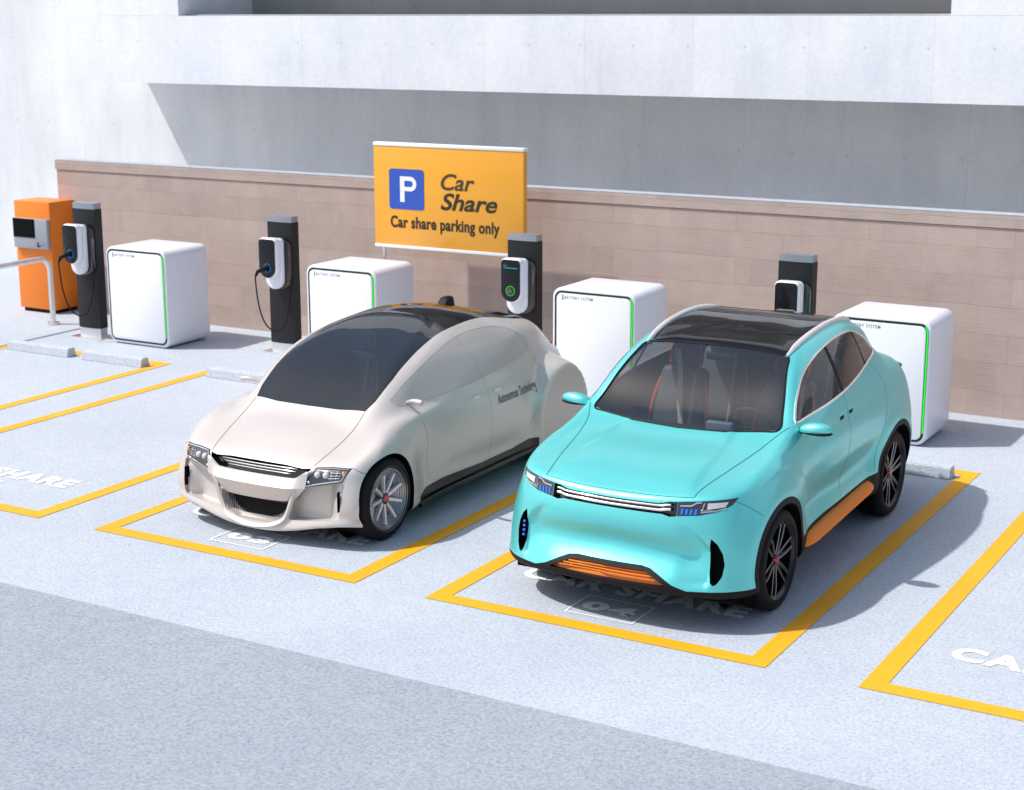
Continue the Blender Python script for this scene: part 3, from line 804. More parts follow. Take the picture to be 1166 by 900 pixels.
def liner(car,bm,zmin,off=.022):
    b=split_mat(bm,0)
    bmesh.ops.delete(b,geom=[f for f in b.faces if f.calc_center_median().z<zmin],context='FACES')
    b.normal_update()
    mv=[(v,v.normal.copy()) for v in b.verts]
    for v,n_ in mv: 
        v.co-=n_*off
        if v.co.x<0: v.co.x=0
    bmesh.ops.reverse_faces(b,faces=b.faces[:])
    return mirror_bm(b)
def resample_ring(r): return r

SPL=[]
def split_islands(o):
    bm=bmesh.new(); bm.from_mesh(o.data); bm.verts.ensure_lookup_table(); seen=set(); isl=[]
    for v in bm.verts:
        if v.index in seen: continue
        st=[v]; seen.add(v.index); n=[]
        while st:
            a=st.pop(); n.append(a.index)
            for e in a.link_edges:
                b=e.other_vert(a)
                if b.index not in seen: seen.add(b.index); st.append(b)
        isl.append(set(n))
    if len(isl)<2: bm.free(); return
    for k,grp in enumerate(isl):
        c=bm.copy(); c.verts.ensure_lookup_table()
        bmesh.ops.delete(c,geom=[v for v in c.verts if v.index not in grp],context='VERTS')
        me=bpy.data.meshes.new(o.name.split('.')[0]); c.to_mesh(me); c.free()
        for m_ in o.data.materials: me.materials.append(m_)
        if k==0: first=me
        else:
            n=o.copy(); n.data=me; C.objects.link(n); n.parent=o.parent
    bm.free(); o.data=first
#---------------------------------------------------------------- turquoise SUV
def build_suv():
    car=Car(4.375,2.3,'turquoise electric crossover car with black roof parked in bay 04','parked_car')
    r9=[(0,1.33,1.085),(.36,1.35,1.095),(.60,1.385,1.11),(.772,1.445,1.13),(.812,1.58,1.15),(.825,1.80,1.175),(.84,2.05,1.205),(.845,2.4,1.24),(.81,2.85,1.275),(.755,3.22,1.30),(.66,3.68,1.29),(.38,3.88,1.27),(0,3.94,1.27)]
    r11=[(0,2.03,1.56),(.29,2.02,1.555),(.46,1.995,1.548),(.568,2.0,1.54),(.595,2.12,1.572),(.60,2.32,1.605),(.60,2.55,1.625),(.595,2.8,1.632),(.585,3.05,1.618),(.56,3.25,1.59),(.50,3.50,1.535),(.28,3.60,1.54),(0,3.62,1.55)]
    r10=[]
    for i,(a,b) in enumerate(zip(r9,r11)):
        x=(a[0]+b[0])/2+ (.022 if 2<i<10 else .01 if i in(2,10) else 0); y=(a[1]+b[1])/2+(-.02 if i<4 else .02 if i>9 else 0); z=(a[2]+b[2])/2+.012
        r10.append((x,y,z))
    rows=[
     [(0,.36,.255),(.34,.37,.255),(.56,.42,.24),(.70,.52,.225),(.76,.72,.22),(.78,1.0,.22),(.76,1.65,.22),(.76,2.3,.24),(.76,2.95,.24),(.76,3.5,.24),(.66,3.95,.27),(.4,4.12,.28),(0,4.16,.28)],
     [(0,.215,.268),(.34,.232,.265),(.60,.305,.250),(.80,.42,.240),(.895,.62,.240),(.91,1.0,.25),(.875,1.65,.27),(.87,2.3,.29),(.875,2.95,.29),(.89,3.5,.28),(.79,4.02,.30),(.46,4.22,.30),(0,4.27,.30)],
     [(0,.202,.335),(.34,.220,.335),(.61,.292,.33),(.81,.412,.33),(.905,.62,.335),(.925,1.0,.345),(.895,1.65,.38),(.89,2.3,.40),(.90,2.95,.40),(.925,3.5,.39),(.83,4.08,.42),(.48,4.30,.42),(0,4.35,.42)],
     [(0,.245,.43),(.34,.265,.43),(.61,.33,.43),(.815,.44,.43),(.91,.66,.44),(.93,1.03,.45),(.885,1.65,.50),(.88,2.3,.52),(.895,2.95,.52),(.93,3.5,.51),(.845,4.10,.55),(.49,4.33,.55),(0,4.38,.55)],
     [(0,.270,.57),(.34,.288,.57),(.61,.345,.57),(.81,.455,.575),(.905,.69,.58),(.93,1.05,.60),(.89,1.65,.63),(.885,2.3,.64),(.90,2.95,.65),(.935,3.5,.65),(.85,4.11,.69),(.49,4.35,.69),(0,4.40,.69)],
     [(0,.265,.70),(.34,.285,.70),(.60,.35,.71),(.79,.475,.725),(.89,.71,.735),(.925,1.06,.74),(.91,1.65,.76),(.905,2.3,.78),(.92,2.95,.80),(.93,3.5,.81),(.835,4.10,.83),(.48,4.34,.83),(0,4.39,.83)],
     [(0,.30,.825),(.34,.32,.83),(.58,.385,.84),(.765,.50,.85),(.868,.73,.86),(.91,1.07,.87),(.922,1.65,.88),(.92,2.3,.90),(.925,2.95,.93),(.915,3.5,.95),(.81,4.08,.97),(.46,4.32,.97),(0,4.37,.97)],
     [(0,.405,.905),(.35,.42,.91),(.585,.475,.915),(.757,.60,.925),(.845,.83,.945),(.885,1.13,.965),(.905,1.65,.985),(.91,2.3,1.01),(.905,2.95,1.05),(.885,3.45,1.08),(.78,4.03,1.09),(.44,4.28,1.09),(0,4.33,1.09)],
     [(0,.86,1.005),(.36,.87,1.01),(.60,.92,1.00),(.745,1.00,1.0),(.82,1.18,1.03),(.862,1.42,1.06),(.878,1.75,1.09),(.885,2.3,1.12),(.872,2.9,1.165),(.83,3.35,1.19),(.72,3.93,1.19),(.42,4.16,1.18),(0,4.22,1.18)],
     r9,r10,r11,
     [(0,2.25,1.60),(.17,2.26,1.60),(.27,2.27,1.605),(.34,2.30,1.61),(.36,2.38,1.625),(.365,2.5,1.64),(.37,2.63,1.65),(.365,2.8,1.655),(.36,2.98,1.65),(.34,3.12,1.635),(.28,3.28,1.61),(.17,3.34,1.60),(0,3.35,1.60)],
     [(0,y,z) for y,z in ((2.46,1.635),(2.47,1.635),(2.49,1.637),(2.52,1.64),(2.56,1.645),(2.63,1.65),(2.71,1.655),(2.80,1.66),(2.89,1.658),(2.97,1.653),(3.05,1.645),(3.10,1.64),(3.12,1.64))]]
    FW=(1.0,.352); RW=(3.47,.36)
    def disp(p,n):
        d=Vector((0,0,0))
        x,y,z=p
        if x>.45 and z<1.12:
            for (cy,cz) in (FW,RW):
                r=math.hypot(y-cy,(z-cz))
                # flare lip around the arch, with a soft shoulder arc further out
                a=.022*(1-sstep(.46,.60,r))
                d+=Vector((a,0,0))*sstep(.75,.86,x)
                if cy==1.0:
                    k=sstep(.60,.69,r)*(1-sstep(.9,1.3,r))*(1 if z>cz else 0)*sstep(.9,1.25,y)*sstep(cz,cz+.2,z)
                    d+=Vector((-.030*k,0,0))*sstep(.8,.88,x)
        if x>.80 and 1.3<y<3.3:
            d+=Vector((-.024*gauss(z-(.53+.06*(y-1.5)),.095)*sstep(1.35,1.7,y)*(1-sstep(2.9,3.2,y)),0,0))
            d+=Vector((.006*gauss(z-(.70+.07*(y-1.5)),.05)*sstep(1.6,2.4,y)*(1-sstep(2.9,3.3,y)),0,0))
            d+=Vector((-.007*gauss(z-(1.03+.03*(y-1.5)),.05)*sstep(1.5,1.9,y),0,0))
        # wide concave scallop in the bumper
        if y<.75 and n.y<-.2:
            ax=abs(x); kx=1-sstep(.50,.70,ax); kz=gauss(z-.525+.05*ax,.10)
            d+=Vector((0,.050*kx*kz,0))
            # crisp crescent edge running from under the lamp into the vent
            zt=.715-1.1*max(0,ax-.50)**1.6*2.2
            w_=(1-sstep(.664,.692,ax))*sstep(.44,.64,ax)*(1-sstep(zt-.030,zt+.008,z))*sstep(.29,.36,z)
            d+=Vector((0,.028*w_,0))
        # bonnet: raised centre dome with ridges that fan out to the lamps
        if n.z>.5 and z<1.14 and y<1.5:
            e=.50-.10*(y-.5)
            d+=Vector((0,0,.012*(1-sstep(e-.028,e+.028,abs(x)))*sstep(.38,.55,y)))
            d+=Vector((0,0,.014*gauss(abs(x)-(.80),.07)*sstep(.6,.9,y)*(1-sstep(1.35,1.55,y))))
        return d
    bm=half_body(rows,11,13,disp)
    side=lambda c,n,f: n.x>.15 and c.x>.4
    bvh0=BVHTree.FromBMesh(bm)
    front=lambda c,n,f: c.y<1.0 and n.y<.1 and c.x>-.01
    # --- arches, cladding
    for (cy,cz) in (FW,RW):
        cut_region(bm,circle(cy,cz,.438),'x',lambda c,n,f:c.x>.5 and n.x>-.1,1)
        cut_region(bm,circle(cy,cz,.392),'x',lambda c,n,f:c.x>.5 and n.x>-.3,9)
    cut_region(bm,[(1.2,.10),(1.25,.395),(3.25,.475),(3.3,.10)],'x',lambda c,n,f:c.x>.5 and f.material_index==0,1)
    cut_region(bm,[(-.2,.0),(-.2,.295),(.30,.295),(.62,.296),(1.1,.29),(1.1,0)],'y',lambda c,n,f:c.y<.95 and f.material_index==0,1)
    cut_region(bm,[(-.2,.20),(-.2,.420),(.24,.420),(.30,.410),(.37,.378),(.47,.325),(.57,.292),(.62,.25)],'y',lambda c,n,f:c.y<.8 and n.y<.2 and f.material_index==0,1)
    cut_region(bm,[(-.2,.310),(-.2,.392),(.24,.392),(.29,.382),(.355,.353),(.425,.318),(.42,.310)],'y',lambda c,n,f:c.y<.8 and n.y<.2 and f.material_index==1,2)
    cut_region(bm,[(-1.2,3.9),(-1.2,4.6),(1.2,4.6),(1.2,3.9)][0:0] or [(3.6,.10),(3.6,.40),(4.6,.45),(4.6,.10)],'x',lambda c,n,f:c.y>3.6 and f.material_index==0,1)
    # --- lamps, grille, vents
    cut_region(bm,[(.455,.772),(.455,.862),(.60,.874),(.79,.888),(.768,.845),(.70,.812),(.60,.784)],'y',front,3)
    cut_region(bm,[(-.2,.777),(-.2,.838),(.33,.842),(.40,.858),(.4535,.861),(.4535,.771),(.41,.765),(.36,.777)],'y',front,4)
    cut_region(bm,[(.680,.640),(.720,.602),(.752,.54),(.766,.47),(.757,.39),(.732,.345),(.712,.335),(.692,.355),(.678,.42),(.673,.52),(.675,.60)],'y',front,5)
    # --- glass
    ws=[(-.2,1.088),(0,1.09),(.36,1.10),(.60,1.116),(.712,1.132),(.690,1.22),(.648,1.35),(.597,1.47),(.560,1.532),(.46,1.545),(.29,1.552),(0,1.557),(-.2,1.557)]
    cut_region(bm,ws,'y',lambda c,n,f:1.2<c.y<2.2 and n.y<-.1 and f.material_index==0,6)
    dlo=catmull([(1.535,1.165),(1.70,1.31),(1.90,1.43),(2.2,1.515),(2.55,1.562),(2.85,1.568),(3.08,1.545),(3.30,1.47),(3.44,1.37),(3.45,1.335),(3.40,1.315)],5)
    dlo=[p for p in dlo]
    cut_region(bm,dlo,'x',lambda c,n,f:c.x>.45 and n.x>.2 and f.material_index==0,7)
    # B and C pillars inside the daylight opening
    cut_region(bm,[(2.30,1.10),(2.36,1.10),(2.44,1.60),(2.39,1.60)],'x',lambda c,n,f:f.material_index==7,10)
    cut_region(bm,[(3.10,1.10),(3.15,1.10),(3.045,1.60),(3.005,1.60)],'x',lambda c,n,f:f.material_index==7,15)
    for f in bm.faces:
        if f.material_index==7:
            yy=f.calc_center_median().y; f.material_index=7 if yy<2.38 else 16 if yy<3.10 else 17
    rf=[(-.2,1.9),(-.2,3.57),(.28,3.55),(.44,3.46),(.505,3.28),(.528,3.0),(.538,2.7),(.542,2.4),(.538,2.15),(.528,1.95),(.50,1.9)]
    cut_region(bm,rf,'z',lambda c,n,f:c.z>1.49 and n.z>.45 and f.material_index==0,8)
    rg=[(-.2,1.285),(0,1.285),(.38,1.29),(.55,1.31),(.47,1.50),(.28,1.525),(-.2,1.53)]
    cut_region(bm,rg,'y',lambda c,n,f:c.y>3.4 and n.y>.15 and f.material_index==0,11)
    bvh=BVHTree.FromBMesh(bm)
    # recessed bits
    g=extrude_in(bm,[f for f in bm.faces if f.material_index==4],(0,.045,0),4)
    g=extrude_in(bm,[f for f in bm.faces if f.material_index==5],(0,.07,0),5)
    g=extrude_in(bm,[f for f in bm.faces if f.material_index==2],(0,.038,0),1)
    g=extrude_in(bm,[f for f in bm.faces if f.material_index==1 and f.calc_center_median().x>.5 and .3<f.calc_center_median().z] ,(.010,0,0),1) if False else None
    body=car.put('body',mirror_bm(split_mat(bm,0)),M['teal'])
    car.put('cladding',mirror_bm(split_mat(bm,1)),M['blackplast'])
    inp=car.put('lower_grille',mirror_bm(split_mat(bm,2)),M['orange'])
    b=bmesh.new()
    for k,z in enumerate((.340,.358,.376)):
        hw_=.365-.04*k
        q=[]
        for i in range(13):
            x=-hw_+2*hw_*i/12; h=car.cast(bvh,(x,z),'y',0); q.append((x,(h.y if h else .22)+.022,z))
        tube(b,q,.0055,seg=8)
    car.put('grille_slat',b,M['orange'],inp)
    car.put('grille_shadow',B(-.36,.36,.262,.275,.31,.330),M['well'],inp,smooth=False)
    car.put('grille_surround',mirror_bm(split_mat(bm,4)),M['glossblack'])
    for s_ in (1,-1):
        b=split_mat(bm,3)
        if s_<0: flipx(b)
        lamp=car.put('headlight',b,M['lampdark'])
        def fl(q,r,m,nm,seg_=8):
            pts=[]
            for x,z in q:
                h=car.cast(bvh,(x,z),'y',.002); pts.append((s_*h.x,h.y,h.z))
            car.put(nm,T(pts,r,seg=seg_),m,lamp)
        def patch(poly,m,nm,off=.003,n=6):
            bq=bmesh.new()
            (a,bb,c,d)=poly
            V=[]
            for i in range(n+1):
                row=[]
                for j in range(4):
                    u=i/n; v=j/3
                    x=(a[0]*(1-u)+bb[0]*u)*(1-v)+(d[0]*(1-u)+c[0]*u)*v; z=(a[1]*(1-u)+bb[1]*u)*(1-v)+(d[1]*(1-u)+c[1]*u)*v
                    h=car.cast(bvh,(x,z),'y',off); row.append(bq.verts.new(h if s_>0 else (-h.x,h.y,h.z)))
                V.append(row)
            for i in range(n):
                for j in range(3): bq.faces.new((V[i][j],V[i+1][j],V[i+1][j+1],V[i][j+1]))
            bmesh.ops.recalc_face_normals(bq,faces=bq.faces[:])
            for f in bq.faces:
                if f.normal.y>0: f.normal_flip()
            car.put(nm,bq,m,lamp)
        patch([(.635,.822),(.735,.838),(.745,.868),(.635,.862)],M['lens'],'lens')
        patch([(.60,.798),(.69,.812),(.70,.818),(.60,.806)],M['greyp'],'lens_trim',.004)
        fl([(.47,.838),(.54,.842),(.57,.862),(.60,.866)],.0045,M['chrome'],'light_guide')
        fl([(.615,.862),(.61,.83),(.60,.815),(.68,.815),(.74,.83)],.003,M['chrome'],'light_guide')
        for k in range(4):
            x=.478+.028*k; patch([(x,.786),(x+.014,.788),(x+.016,.822),(x+.002,.820)],M['blueled'],'blue_light',.004,2)
        b=split_mat(bm,5)
        if s_<0: flipx(b)
        vt=car.put('side_vent',b,M['well'])
        b=bmesh.new()
        for k in range(5):
            h=car.cast(bvh,(.715,.42+.031*k),'y',0); yy=(h.y if h else .38)
            if s_<0 and k<4: bmesh.ops.create_icosphere(b,subdivisions=2,radius=.010,matrix=Matrix.Translation((s_*.722,yy+.03,.44+.031*k)))
        if s_<0: car.put('vent_light',b,M['blueled'],vt)
        else: b.free()
        b=split_mat(bm,7)
        if s_<0: flipx(b)
        gl=car.put('side_window',b,M['sideglass'])
        for k_ in (16,17):
            b=split_mat(bm,k_)
            if s_<0: flipx(b)
            car.put('side_window',b,M['sideglass'])
        b=split_mat(bm,10)
        if s_<0: flipx(b)
        car.put('window_pillar',b,M['blackplast'],gl)
        b=split_mat(bm,15)
        if s_<0: flipx(b)
        car.put('window_pillar',b,M['blackplast'],gl)
        # bright frame round the windows
        pts=[car.cast(bvh,p,'x',.003) for p in dlo]+[car.cast(bvh,(3.0,1.287),'x',.003),car.cast(bvh,(2.5,1.243),'x',.003),car.cast(bvh,(2.0,1.199),'x',.003)]
        pts=[Vector((s_*p.x,p.y,p.z)) for p in pts if p]
        cl=[]
        for i in range(len(pts)):
            a_=pts[i]; b_=pts[(i+1)%len(pts)]; m_=max(1,int((b_-a_).length/.06))
            for j in range(m_): cl.append(a_.lerp(b_,j/m_))
        cl2=[]
        for p in cl:
            h=car.cast(bvh,(p.y,p.z),'x',.002); cl2.append(Vector((s_*h.x,h.y,h.z)) if h else p)
        car.put('window_frame',T(cl2,.0085,seg=8,closed=True),M['satin'],gl)
        # roof rail
        q=[]
        for (x,y) in ((.552,1.97),(.556,2.12),(.562,2.3),(.564,2.5),(.562,2.75),(.556,3.0),(.546,3.2),(.532,3.38)):
            h=car.cast(bvh,(x,y),'z',.006); q.append((s_*h.x,h.y,h.z))
        rq=catmull(q,5); n_=len(rq)
        rb=bmesh.new(); tube(rb,rq,[.022*min(1,(i+3)/8,(n_-i+2)/8) for i in range(n_)],seg=10); car.put('roof_rail',rb,M['railwhite'])
        # mirror
        b=bmesh.new(); bmesh.ops.create_uvsphere(b,u_segments=24,v_segments=14,radius=1)
        for v in b.verts:
            x,y,z=v.co
            sx_=.105*(1 if x>0 else 1.25); v.co=Vector((.945+x*sx_*1.0, 1.56+y*.055*(1-.25*x), 1.135+z*.050*(1-.15*x)+(.010*x)))
            if z<-.25: v.co.z=1.135+(-.25*.050)+(z+.25)*.022
        for v in b.verts: v.co.x*=s_
        if s_<0: bmesh.ops.reverse_faces(b,faces=b.faces[:])
        lowf=[f for f in b.faces if f.calc_center_median().z<1.119]
        for f in b.faces: f.material_index=0
        mr=car.put('wing_mirror',b,M['teal'])
        b=bmesh.new(); bmesh.ops.create_uvsphere(b,u_segments=24,v_segments=12,radius=1)
        for v in b.verts:
            x,y,z=v.co; v.co=Vector((s_*(.945+x*.108*(1 if x>0 else 1.2)),1.562+y*.056,1.114+z*.020))
        car.put('mirror_base',b,M['blackplast'],mr)
        b=bmesh.new(); tube(b,[(s_*.78,1.56,1.115),(s_*.86,1.56,1.115)],[.024,.018],seg=10); car.put('mirror_stalk',b,M['blackplast'],mr)
        # running board
        b=bmesh.new(); V=[]
        for i in range(15):
            u=i/14; y=1.40+u*1.60; z=.325+.075*u; e=min(1,math.sin(math.pi*min(1,max(0,(.5-abs(u-.5))*2*4+.05))/2)) if abs(u-.5)>.38 else 1
            w=.085*max(.15,e)
            V.append([b.verts.new((s_*x,y,zz)) for x,zz in ((.84,z+.045),(.875+w*.3,z+.048*e),(.875+w,z+.01*e),(.875+w*1.05,z-.015),(.875+w*.8,z-.035*e),(.84,z-.03*e))])
        for a_,b_ in zip(V[:-1],V[1:]):
            for i in range(6): b.faces.new((a_[i],a_[(i+1)%6],b_[(i+1)%6],b_[i]))
        b.faces.new(V[0]); b.faces.new(V[-1][::-1]); bmesh.ops.recalc_face_normals(b,faces=b.faces[:])
        car.put('running_board',b,M['sideboard'],ang=50)
        # flush door handles
        for y in (2.235,2.425):
            b=bmesh.new(); h=car.cast(bvh,(y,1.068+.05*(y-2.2)),'x',0)
            box(b,h.x-.012,h.x+.004,y-.040,y+.040,h.z-.014,h.z+.014,bev=.005)
            for v in b.verts: v.co.x*=s_
            if s_<0: bmesh.ops.reverse_faces(b,faces=b.faces[:])
            car.put('door_handle',b,M['blackplast'])
        # tail lamp
        b=bmesh.new(); q=[]
        for x in (.74,.70,.6,.45,.3):
            h=bvh.ray_cast(Vector((x,6,1.10)),Vector((0,-1,0)))
            if h[0]: q.append((s_*x,h[0].y+.004,1.10))
        tube(b,q,.022,seg=8); car.put('tail_light',b,M['lampdark'])
        # seams
        b=bmesh.new()
        for pts,ax in (([(.775,1.48),(.70,1.30),(.64,1.0),(.60,.75),(.565,.56),(.548,.46),(.545,.40)],'z'),):
            q=car.line(bvh,pts,ax,.002,.0); tube(b,[(s_*p.x,p.y,p.z+.0005) for p in q],.0023,seg=6)
        for pts,ax in (([(.62,.855),(.80,.78),(.86,.765)][0:0] or [(.50,.885),(.60,.82),(.66,.775),(.70,.745)],'x'),([(2.345,1.235),(2.36,1.0),(2.36,.75),(2.32,.50),(2.30,.45)],'x'),([(3.20,1.285),(3.24,1.1),(3.16,.86),(3.05,.68),(2.99,.48)],'x')):
            q=car.line(bvh,pts,ax,.002,.0); 
            if len(q)>2:
                if pts[0][1]>1.0:
                    b2=bmesh.new(); tube(b2,[(s_*p.x,p.y,p.z) for p in q],.0016,seg=6); car.put('door_seam',b2,M['seamteal'],body)
                else: tube(b,[(s_*p.x,p.y,p.z) for p in q],.0017,seg=6)
        car.put('panel_seam',b,M['seam'],body)
        # wheel
        for cy,cz in (FW,RW):
            wheel(car,s_*.805,cy,.350,s_,'split',.262,.235)
            well(car,bm,bvh0,cy,cz,.392,.60,s_)
    # hood front seam
    b=bmesh.new(); q=[]
    for i in range(41):
        x=-.545+1.09*i/40; z=.878-.0*abs(x)+.012*(abs(x)/.545)**2
        h=car.cast(bvh,(abs(x),z),'y',0); q.append((x,h.y,h.z))
    tube(b,q,.0022,seg=6); car.put('panel_seam',b,M['seam'],body)
    # chrome grille bars
    for z,rad in ((.825,.0085),(.795,.013)):
        q=[]
        for i in range(41):
            u=-1+2*i/40; x=.415*u; h=car.cast(bvh,(abs(x)*.9,.80),'y',0)
            k=sstep(.82,.95,abs(u))*.012
            q.append((x,h.y+.012,z+k+.006*abs(u)))
        b=bmesh.new(); tube(b,q,rad,seg=12)
        for v in b.verts: v.co.z=z+(v.co.z-z)*.85
        car.put('grille_bar',b,M['chrome'])
    wsn=car.put('windscreen',mirror_bm(split_mat(bm,6)),M['windscreen'])
    # black edge of windscreen
    q=[]
    for (x,z) in catmull(ws[1:-1],4):
        x=max(0,x)
        h=car.cast(bvh,(x,z),'y',.001)
        if h and h.y>1.2: q.append(h)
    full=[Vector((-p.x,p.y,p.z)) for p in q[::-1]][:-1]+q
    car.put('screen_seal',T(full,.008,seg=6,closed=True),M['blackplast'],wsn)
    car.put('roof_panel',mirror_bm(split_mat(bm,8)),M['roofglass'])
    b=bmesh.new(); 
    for y in (2.37,2.78,3.12): 
        q=[]
        for i in range(21):
            x=-.50+i*.05; h=car.cast(bvh,(abs(x),y),'z',0); 
            if h: q.append((x,h.y,h.z))
        tube(b,q,.0035,seg=6)
    car.put('roof_seam',b,M['seam'])
    car.put('rear_window',mirror_bm(split_mat(bm,11)),M['roofglass'])
    # interior
    lin=car.put('cabin_lining',liner(car,bm,.80),M['liner'])
    fl_=car.put('cabin_floor',B(-.80,.80,1.0,3.6,.60,.62),M['liner'],smooth=False)
    ds=bmesh.new(); box(ds,-.70,.70,1.32,1.66,.86,1.04,bev=.06,seg=4); box(ds,-.78,.78,1.18,1.5,.80,.98,bev=.05,seg=3); car.put('dashboard',ds,M['dash'],lin)
    b=bmesh.new(); box(b,.16,.36,1.44,1.50,1.04,1.13,bev=.015,seg=3); car.put('display_screen',b,simple('grey_display',(.32,.33,.38),.4),lin)
    # steering wheel (left-hand traffic cabin: sits on +x side)
    b=bmesh.new(); q=[]
    for k in range(32):
        a=2*math.pi*k/32; q.append((.37+.17*math.cos(a),1.78+.05*math.sin(a)*-1,1.03+.15*math.sin(a)))
    tube(b,q,.014,seg=8,closed=True); tube(b,[(.22,1.78,1.03),(.52,1.78,1.03)],.012,seg=6); car.put('steering_wheel',b,M['dash'],lin)
    for x in ():
        pass
    for x in (-.43,.43):
        seat(car,x,1.98,.57); seat(car,x*.9,2.68,.60)
    b=bmesh.new(); box(b,-.10,.10,2.02,2.045,1.44,1.495,bev=.012,seg=3); tube(b,[(0,2.04,1.49),(0,2.1,1.56)],.01,seg=6); car.put('rear_view_mirror',b,M['dash'])
    # seat belt
    b=bmesh.new(); q=[(-.50,2.42,1.42),(-.44,2.33,1.28),(-.40,2.24,1.0),(-.36,2.18,.85)]
    V=[[b.verts.new((x-.022,y,z)),b.verts.new((x+.022,y,z))] for x,y,z in q]
    for a_,b_ in zip(V[:-1],V[1:]): b.faces.new((a_[0],a_[1],b_[1],b_[0]))
    car.put('seat_belt',b,M['belt'])
    car.put('underbody',B(-.80,.80,.45,4.1,.19,.215),M['well'],smooth=False)
    # antenna fin on roof back
    h=car.cast(bvh,(0,3.36),'z',0); b=bmesh.new(); box(b,-.07,.07,3.33,3.40,h.z-.004,h.z+.010,bev=.004); car.put('roof_fin',b,M['glossblack'])
    bm.free()
    return car

#---------------------------------------------------------------- pearl white car
def build_pearl():
    car=Car(1.24,2.4,'pearl white autonomous concept car with dark windscreen parked in bay 03','parked_car')
    r9=[(0,1.165,.905),(.30,1.175,.905),(.53,1.20,.915),(.66,1.30,.925),(.735,1.5,.935),(.785,1.8,.955),(.82,2.1,.97),(.83,2.5,.985),(.81,2.95,1.00),(.75,3.4,1.01),(.60,3.98,.985),(.35,4.36,.96),(0,4.47,.96)]
    r11=[(0,2.30,1.415),(.27,2.28,1.405),(.42,2.20,1.375),(.505,2.18,1.345),(.525,2.26,1.352),(.525,2.38,1.362),(.52,2.52,1.37),(.51,2.75,1.375),(.50,3.0,1.362),(.47,3.25,1.33),(.42,3.58,1.27),(.24,3.80,1.26),(0,3.86,1.26)]
    r10=[]
    for i,(a,b) in enumerate(zip(r9,r11)):
        k=.045 if 3<i<10 else .02 if i in(2,3,10) else 0
        dy=(-.06 if i<5 else .08 if i>9 else 0); dz=(.045 if i<6 else .03 if i>9 else .03)
        r10.append(((a[0]+b[0])/2+k,(a[1]+b[1])/2+dy,(a[2]+b[2])/2+dz))
    rows=[
     [(0,.62,.10),(.3,.63,.12),(.55,.67,.16),(.68,.74,.18),(.74,.86,.15),(.76,1.05,.13),(.75,1.65,.13),(.75,2.3,.13),(.75,2.95,.13),(.75,3.6,.13),(.66,4.1,.14),(.4,4.25,.16),(0,4.3,.17)],
     [(0,.44,.088),(.29,.455,.106),(.56,.49,.158),(.775,.56,.185),(.882,.69,.165),(.905,.98,.15),(.86,1.65,.155),(.86,2.3,.16),(.87,2.95,.16),(.90,3.6,.14),(.82,4.12,.15),(.48,4.36,.17),(0,4.42,.18)],
     [(0,.45,.19),(.29,.462,.19),(.56,.495,.228),(.79,.555,.25),(.900,.695,.24),(.925,.98,.23),(.87,1.65,.25),(.87,2.3,.26),(.88,2.95,.26),(.92,3.6,.25),(.85,4.16,.26),(.48,4.38,.26),(0,4.44,.27)],
     [(0,.455,.30),(.29,.467,.30),(.56,.50,.31),(.80,.555,.325),(.91,.69,.33),(.93,.98,.34),(.865,1.65,.36),(.87,2.3,.37),(.885,2.95,.37),(.92,3.6,.37),(.85,4.16,.38),(.48,4.38,.38),(0,4.44,.38)],
     [(0,.455,.42),(.29,.467,.42),(.55,.51,.43),(.79,.575,.44),(.90,.71,.45),(.925,.99,.46),(.865,1.65,.48),(.875,2.3,.49),(.89,2.95,.49),(.905,3.6,.50),(.82,4.16,.50),(.47,4.42,.50),(0,4.48,.50)],
     [(0,.475,.515),(.29,.487,.515),(.54,.53,.52),(.78,.60,.53),(.885,.75,.55),(.915,1.0,.58),(.87,1.65,.585),(.88,2.3,.60),(.89,2.95,.60),(.875,3.6,.61),(.76,4.18,.61),(.46,4.46,.61),(0,4.53,.61)],
     [(0,.525,.605),(.29,.54,.603),(.53,.57,.600),(.762,.635,.612),(.862,.80,.66),(.895,1.03,.71),(.868,1.65,.70),(.88,2.3,.71),(.88,2.95,.715),(.83,3.6,.72),(.69,4.17,.72),(.43,4.49,.72),(0,4.57,.72)],
     [(0,.68,.69),(.29,.69,.685),(.53,.72,.675),(.725,.78,.695),(.825,.93,.765),(.862,1.15,.80),(.862,1.65,.79),(.87,2.3,.80),(.86,2.95,.81),(.80,3.5,.82),(.65,4.12,.82),(.40,4.50,.82),(0,4.59,.82)],
     [(0,.92,.795),(.30,.93,.79),(.54,.96,.775),(.69,1.02,.795),(.782,1.17,.85),(.83,1.45,.862),(.85,1.8,.87),(.855,2.4,.885),(.84,2.95,.90),(.78,3.42,.91),(.63,4.05,.90),(.38,4.46,.89),(0,4.56,.89)],
     r9,r10,r11,
     [(0,2.5,1.448),(.15,2.5,1.445),(.23,2.48,1.437),(.29,2.48,1.428),(.31,2.52,1.430),(.31,2.6,1.437),(.31,2.68,1.443),(.31,2.8,1.445),(.30,2.95,1.436),(.28,3.1,1.417),(.24,3.3,1.378),(.13,3.42,1.355),(0,3.45,1.35)],
     [(0,y,z) for y,z in ((2.62,1.462),(2.63,1.463),(2.64,1.464),(2.66,1.465),(2.69,1.467),(2.73,1.468),(2.78,1.468),(2.84,1.466),(2.92,1.460),(3.0,1.450),(3.10,1.432),(3.16,1.42),(3.18,1.415))]]
    FW=(.955,.325); RW=(3.74,.42)
